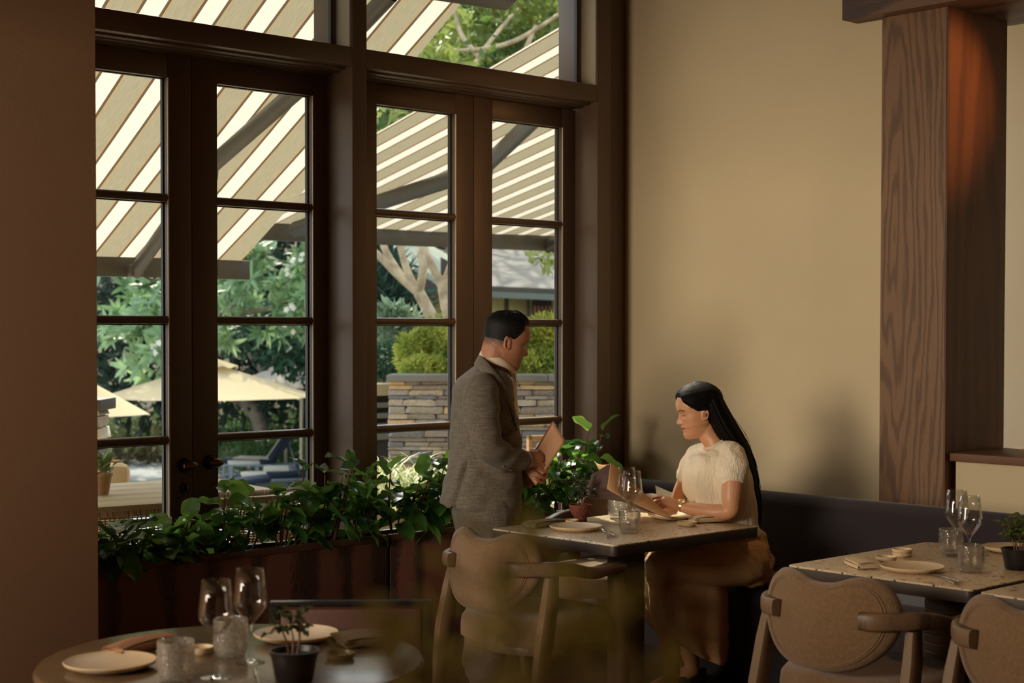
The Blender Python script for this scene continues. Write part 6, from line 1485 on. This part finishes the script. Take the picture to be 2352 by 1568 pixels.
    for i, (x, y, hw, hd_) in enumerate(tp):
        x2, y2 = tp[min(i+1, 43)][:2]; x1, y1 = tp[max(i-1, 0)][:2]; tx, ty = x2-x1, y2-y1; L_ = sqrt(tx*tx+ty*ty); nx, ny = -ty/L_, tx/L_
        r = []
        for k in range(72):
            a_ = 2*pi*k/72; w = 1+0.03*sin(k*1.7*1+i*0.05)+0.025*sin(k*5.1)
            r.append(P(x+nx*hw*cos(a_)*w, y+ny*hw*cos(a_)*w, hd_*sin(a_)*w-0.0))
        rg.append(r)
    M_hair = mat('long_hair_black', srgb(12, 9, 8), 0.6, 0.3, 60, 0.08, 200, spec=0.12, stretch=(1, 1, 0.12))
    hm_ = fuse('hair', [xf(solid(hc_), TB), xf(solid(loft(rg)), TB)], 0.0035, M_hair, 6, 0.5); orient(hm_); h1 = link('hair', hm_, root)
    rgn = random.Random(5); st = []
    for k in range(26):          # loose strands down the back edge and over the brow
        y0 = rgn.uniform(960, 1110); i0 = min(43, int((y0-925)/281*43)); 
        pts = []
        for j in range(6):
            q = tp[min(43, i0+j*4)]; pts.append(P(q[0]+q[2]*(0.9+0.35*rgn.random()*sin(pi*j/5)), q[1]-q[2]*0.2, rgn.uniform(-.05, .05)))
        st.append(tube(pts, 0.0007, 4, sub=12))
    for k in range(0): st.append(tube([HM @ Vector((0.30, 0.10+0.02*k, 0.83)), HM @ Vector((0.36+0.01*k, 0.15, 0.80)), HM @ Vector((0.345, 0.2+0.01*k, 0.70)), HM @ Vector((0.30, 0.24, 0.60))], 0.0006, 4, sub=10))
    obj('strand', xf(join(*st), TB), M_hair, h1)['kind'] = 'stuff'
    # ---- blouse
    cloth = mat('crinkled_cloth', srgb(248, 234, 204), 0.92, 0.08, 14, 0.0, 1)
    N, L = nt(cloth); tcn = N.new('ShaderNodeTexCoord'); mp = N.new('ShaderNodeMapping'); mp.inputs['Rotation'].default_value = (0, 0.35, 0.5); mp.inputs['Scale'].default_value = (130, 130, 16); L.new(tcn.outputs['Object'], mp.inputs[0])
    nz = N.new('ShaderNodeTexNoise'); nz.inputs['Scale'].default_value = 1.0; nz.inputs['Detail'].default_value = 3; nz.inputs['Distortion'].default_value = 0.6; L.new(mp.outputs[0], nz.inputs['Vector'])
    bp = N.new('ShaderNodeBump'); bp.inputs['Strength'].default_value = 0.9; bp.inputs['Distance'].default_value = 0.008; L.new(nz.outputs[0], bp.inputs['Height']); L.new(bp.outputs[0], N['Principled BSDF'].inputs['Normal'])
    rows = [(1017, 1630, 1664, .050, .62), (1021, 1622, 1676, .085, .50), (1029, 1606, 1692, .14, .28), (1040, 1594, 1704, .168, .10), (1058, 1581, 1715, .185, 0), (1080, 1571, 1722, .188, 0), (1105, 1567, 1729, .184, 0), (1130, 1572, 1733, .175, 0), (1155, 1584, 1736, .165, 0), (1180, 1597, 1738, .155, 0), (1205, 1604, 1740, .155, 0), (1225, 1606, 1745, .16, 0)]
    rg = []; ph = radians(9)
    for y, xl, xr, b, tl in rows:
        hw = (xr-xl)/2*D0/FPX; a_ = sqrt(max(hw*hw-(b*sin(ph))**2, 0.0009))/cos(ph); rg.append(ring(P((xl+xr)/2, y), f, s, a_, b, tl, 44, 2.2))
    # the neck opening is cut by starting the loft at the neck's edge; cap sleeves
    slv = limb([P(1662, 1036, -0.05), P(1682, 1042, -0.125), P(1685, 1064, -0.172), P(1682, 1088, -0.192)], [0.045, 0.052, 0.060, 0.063], 20, 20)
    slv2 = limb([P(1630, 1038, 0.05), P(1604, 1044, 0.14), P(1588, 1072, 0.18), P(1580, 1092, 0.19)], [0.042, 0.048, 0.054, 0.052], 20, 18)
    def fold(co, no): return fold_noise(co, no, 0.0045, 95, [np.array(RT*0.75+UP*0.35), np.array(RT*0.9-UP*0.1)], 8, lambda q: 0.9+0*q[:, 0])
    me = fuse('blouse', [xf(solid(p), TB) for p in (loft(rg[::-1]), slv, slv2)], 0.005, cloth, 3, 0.5, fold); orient(me)
    bl_ = link('blouse', me, root)
    nb = []
    for k in range(41):          # ribbed neckband lying round the neck, dipping at the throat
        a_ = 2*pi*k/40; u = cos(a_); nb.append(P(1647, 1016)+f*(0.0505*u)+s*(0.052*sin(a_))-Vector((0, 0, 0.62*0.0505*u-0.004)))
    obj('neckband', xf(tube(nb, 0.008, 10, flat=1.0, side=(0, 0, 1), cap=False), TB), mat('neckband_rib', srgb(230, 214, 182), 0.9, 0.25, 160), bl_)
    # ---- skirt: hips and thighs on the seat, cloth falling from the knees
    def drape():
        rows = [(1296, 1492, 1640, .15), (1325, 1484, 1664, .16), (1360, 1483, 1672, .165), (1400, 1484, 1671, .165), (1440, 1488, 1670, .16), (1470, 1500, 1667, .155), (1494, 1540, 1664, .14)]
        rg = []
        for i, (y, xl, xr, b) in enumerate(rows):
            hw = (xr-xl)/2*D0/FPX; c = P((xl+xr)/2, y, 0.0); r = []
            for k in range(60):
                t = 2*pi*k/60; ct, st_ = cos(t), sin(t); fl_ = (0.012*sin(t*7+0.5)+0.008*sin(t*11))*(i/6)
                u = abs(ct)**0.8*(1 if ct > 0 else -1); v = abs(st_)**0.8*(1 if st_ > 0 else -1)
                p_ = c+RT*(u*(hw+fl_))+away*(v*(b+fl_)); p_.z -= 0.055*u*(i/6) + 0.0; r.append(p_)
            rg.append(r)
        return loft(rg[::-1])
    sk = [limb([P(1716, 1262, -0.02), P(1726, 1296, 0.0)], [0.090, 0.098], 24, 14, flat=1.35, side=RT), limb([P(1712, 1286, -0.09), P(1600, 1296, -0.10), P(1520, 1306, -0.10)], [0.105, 0.098, 0.078], 20, 24), limb([P(1712, 1286, 0.09), P(1600, 1292, 0.10), P(1516, 1300, 0.10)], [0.105, 0.098, 0.078], 20, 24), limb([P(1672, 1205), P(1690, 1240), P(1705, 1262)], [0.112, 0.118, 0.12], 20, 10), drape()]
    hipc = np.array(P(1735, 1285)-base)
    def fold2(co, no):
        mk = lambda q: 0.35+1.3*np.exp(-(np.linalg.norm(q-hipc, axis=1)/0.16)**2)
        return fold_noise(co, no, 0.005, 80, [np.array(UP*0.85+RT*0.5), np.array(UP*0.9+RT*0.4)], 12, mk)
    cl2 = mat('skirt_cloth', srgb(222, 176, 120), 0.92, 0.10, 10, 0.0, 1); N2, L2 = nt(cl2)
    tcn = N2.new('ShaderNodeTexCoord'); mp = N2.new('ShaderNodeMapping'); mp.inputs['Rotation'].default_value = (0.9, 0.2, 0.5); mp.inputs['Scale'].default_value = (20, 20, 170); L2.new(tcn.outputs['Object'], mp.inputs[0])
    nz = N2.new('ShaderNodeTexNoise'); nz.inputs['Scale'].default_value = 1.0; nz.inputs['Detail'].default_value = 2; L2.new(mp.outputs[0], nz.inputs['Vector'])
    bp = N2.new('ShaderNodeBump'); bp.inputs['Strength'].default_value = 0.35; bp.inputs['Distance'].default_value = 0.005; L2.new(nz.outputs[0], bp.inputs['Height']); L2.new(bp.outputs[0], N2['Principled BSDF'].inputs['Normal'])
    me = fuse('skirt', [xf(solid(p), TB) for p in sk], 0.006, cl2, 4, 0.5, fold2); orient(me); link('skirt', me, root)
    # shoes
    for ax, ay, dd in ((1545, 1500, -0.09), (1590, 1510, 0.09)):
        an = at(ax, ay, D0+dd); an.z = 0.0
        obj('shoe', xf(join(loft([[Vector((x, w*cos(q), zz+max(0, h*sin(q)))) for q in [2*pi*k/14 for k in range(14)]] for x, w, h, zz in ((-.06, .02, .05, .03), (-.03, .032, .05, .03), (.06, .036, .03, .01), (.13, .032, .03, 0), (.19, .01, .012, 0))]), tube([(-.045, 0, .04), (-.05, 0, 0)], [.014, .010], 8)), TB @ Matrix.Translation(an) @ Matrix.Rotation(atan2(f.y, f.x), 4, 'Z')), M_shoe, root)
    # wrist watch
    wc = P(1567, 1162, -0.113); fa = (P(1592, 1169, -0.14)-P(1562, 1163, -0.11)).normalized()
    Q = fa.to_track_quat('Z', 'Y').to_matrix().to_4x4()
    wt = obj('watch_band', xf(lathe([(0.0225, -0.006), (0.0255, -0.005), (0.0255, 0.005), (0.0225, 0.006)], 28, False), TB @ Matrix.Translation(wc) @ Q), mat('watch_gold', srgb(220, 184, 128), 0.28, metal=1.0), root)
    fp = (-FW*0.55+UP*0.85-RT*0.1).normalized()
    obj('watch_face', xf(lathe([(0, 0.0), (0.0135, 0.0), (0.0145, 0.002), (0.0135, 0.005), (0.011, 0.006), (0, 0.0062)], 24), TB @ Matrix.Translation(wc+fp*0.0235) @ fp.to_track_quat('Z', 'Y').to_matrix().to_4x4()), mat('watch_dial', srgb(236, 206, 156), 0.25, metal=0.7), wt)
woman()
# the open menu in her hands: cover outside, pages inside, folded along a spine running down to the plate
mb = at(1545, 1190, 6.42); mn = thing('open_menu', 'large open menu with peach pages held up by the seated woman', 'menu', mb)
M_cover = mat('menu_cover', srgb(92, 70, 62), 0.7, 0.08, 30); M_page = mat('menu_peach', srgb(232, 184, 132), 0.75, 0.05, 30, 0.15, 220, trans=0.25)
def rowpath(pts, n): return [Vector(p) for p in smooth_path([tuple(at(*p)) for p in pts], n)]
def panel(r0, r1, n=26, m=10, bow=0.0):
    A, B_ = rowpath(r0, n), rowpath(r1, n)
    return grid(lambda u, v: A[int(round(u*(n-1)))].lerp(B_[int(round(u*(n-1)))], v)-FW*(bow*sin(pi*v)), n, m)
def thick(m, d):
    n = len(m[0]); V = list(m[0])+[tuple(Vector(p)+d) for p in m[0]]; edge = {}
    for fcs in m[1]:
        for i in range(4):
            e = (fcs[i], fcs[(i+1) % 4]); edge[e] = 1
    rim = [(a, b, b+n, a+n) for a, b in edge if (b, a) not in edge]
    return V, list(m[1])+[tuple(i+n for i in fcs[::-1]) for fcs in m[1]]+rim
TM = Matrix.Translation(-mb)
spine = [(1402, 1064, 6.40), (1416, 1072, 6.41), (1442, 1100, 6.42), (1480, 1133, 6.43), (1512, 1161, 6.43), (1546, 1191, 6.42)]
low = [(1394, 1122, 6.33), (1408, 1131, 6.33), (1440, 1148, 6.35), (1478, 1166, 6.37), (1512, 1181, 6.39), (1546, 1191, 6.42)]
obj('near_page', xf(thick(panel(spine, low, bow=0.012), FW*0.0012), TM), M_page, mn, ang=180)
farE = [(1404, 1070, 6.46), (1412, 1086, 6.54), (1430, 1116, 6.62), (1462, 1142, 6.68), (1505, 1166, 6.60), (1546, 1190, 6.46)]
def ridge(u, v):
    A = rowpath(spine, 26)[int(round(u*25))]; B_ = rowpath(farE, 26)[int(round(u*25))]
    return A.lerp(B_, v)-UP*(0.012*sin(pi*v)*(1-u)**0.6)
obj('far_page', xf(thick(grid(ridge, 26, 14), UP*0.0012), TM), M_page, mn, ang=180)
flapA = [(1381, 1088, 6.58), (1388, 1079, 6.54), (1396, 1069, 6.48), (1403, 1064, 6.42)]
flapB = [(1364, 1057, 6.68), (1374, 1065, 6.64), (1388, 1067, 6.56), (1404, 1064, 6.43)]
obj('far_page', xf(thick(panel(flapA, flapB, 14, 8), FW*0.0012), TM), M_page, mn, ang=180)
cv0 = [(1396, 1066, 6.405), (1416, 1080, 6.42), (1442, 1106, 6.43), (1480, 1138, 6.44), (1512, 1164, 6.44), (1545, 1191, 6.43)]
cv1 = [(1358, 1090, 6.60), (1352, 1142, 6.55), (1392, 1146, 6.50), (1440, 1155, 6.48), (1480, 1172, 6.46), (1545, 1192, 6.44)]
obj('cover', xf(thick(panel(cv0, cv1, bow=0.01), FW*0.0016), TM), M_cover, mn, ang=180)
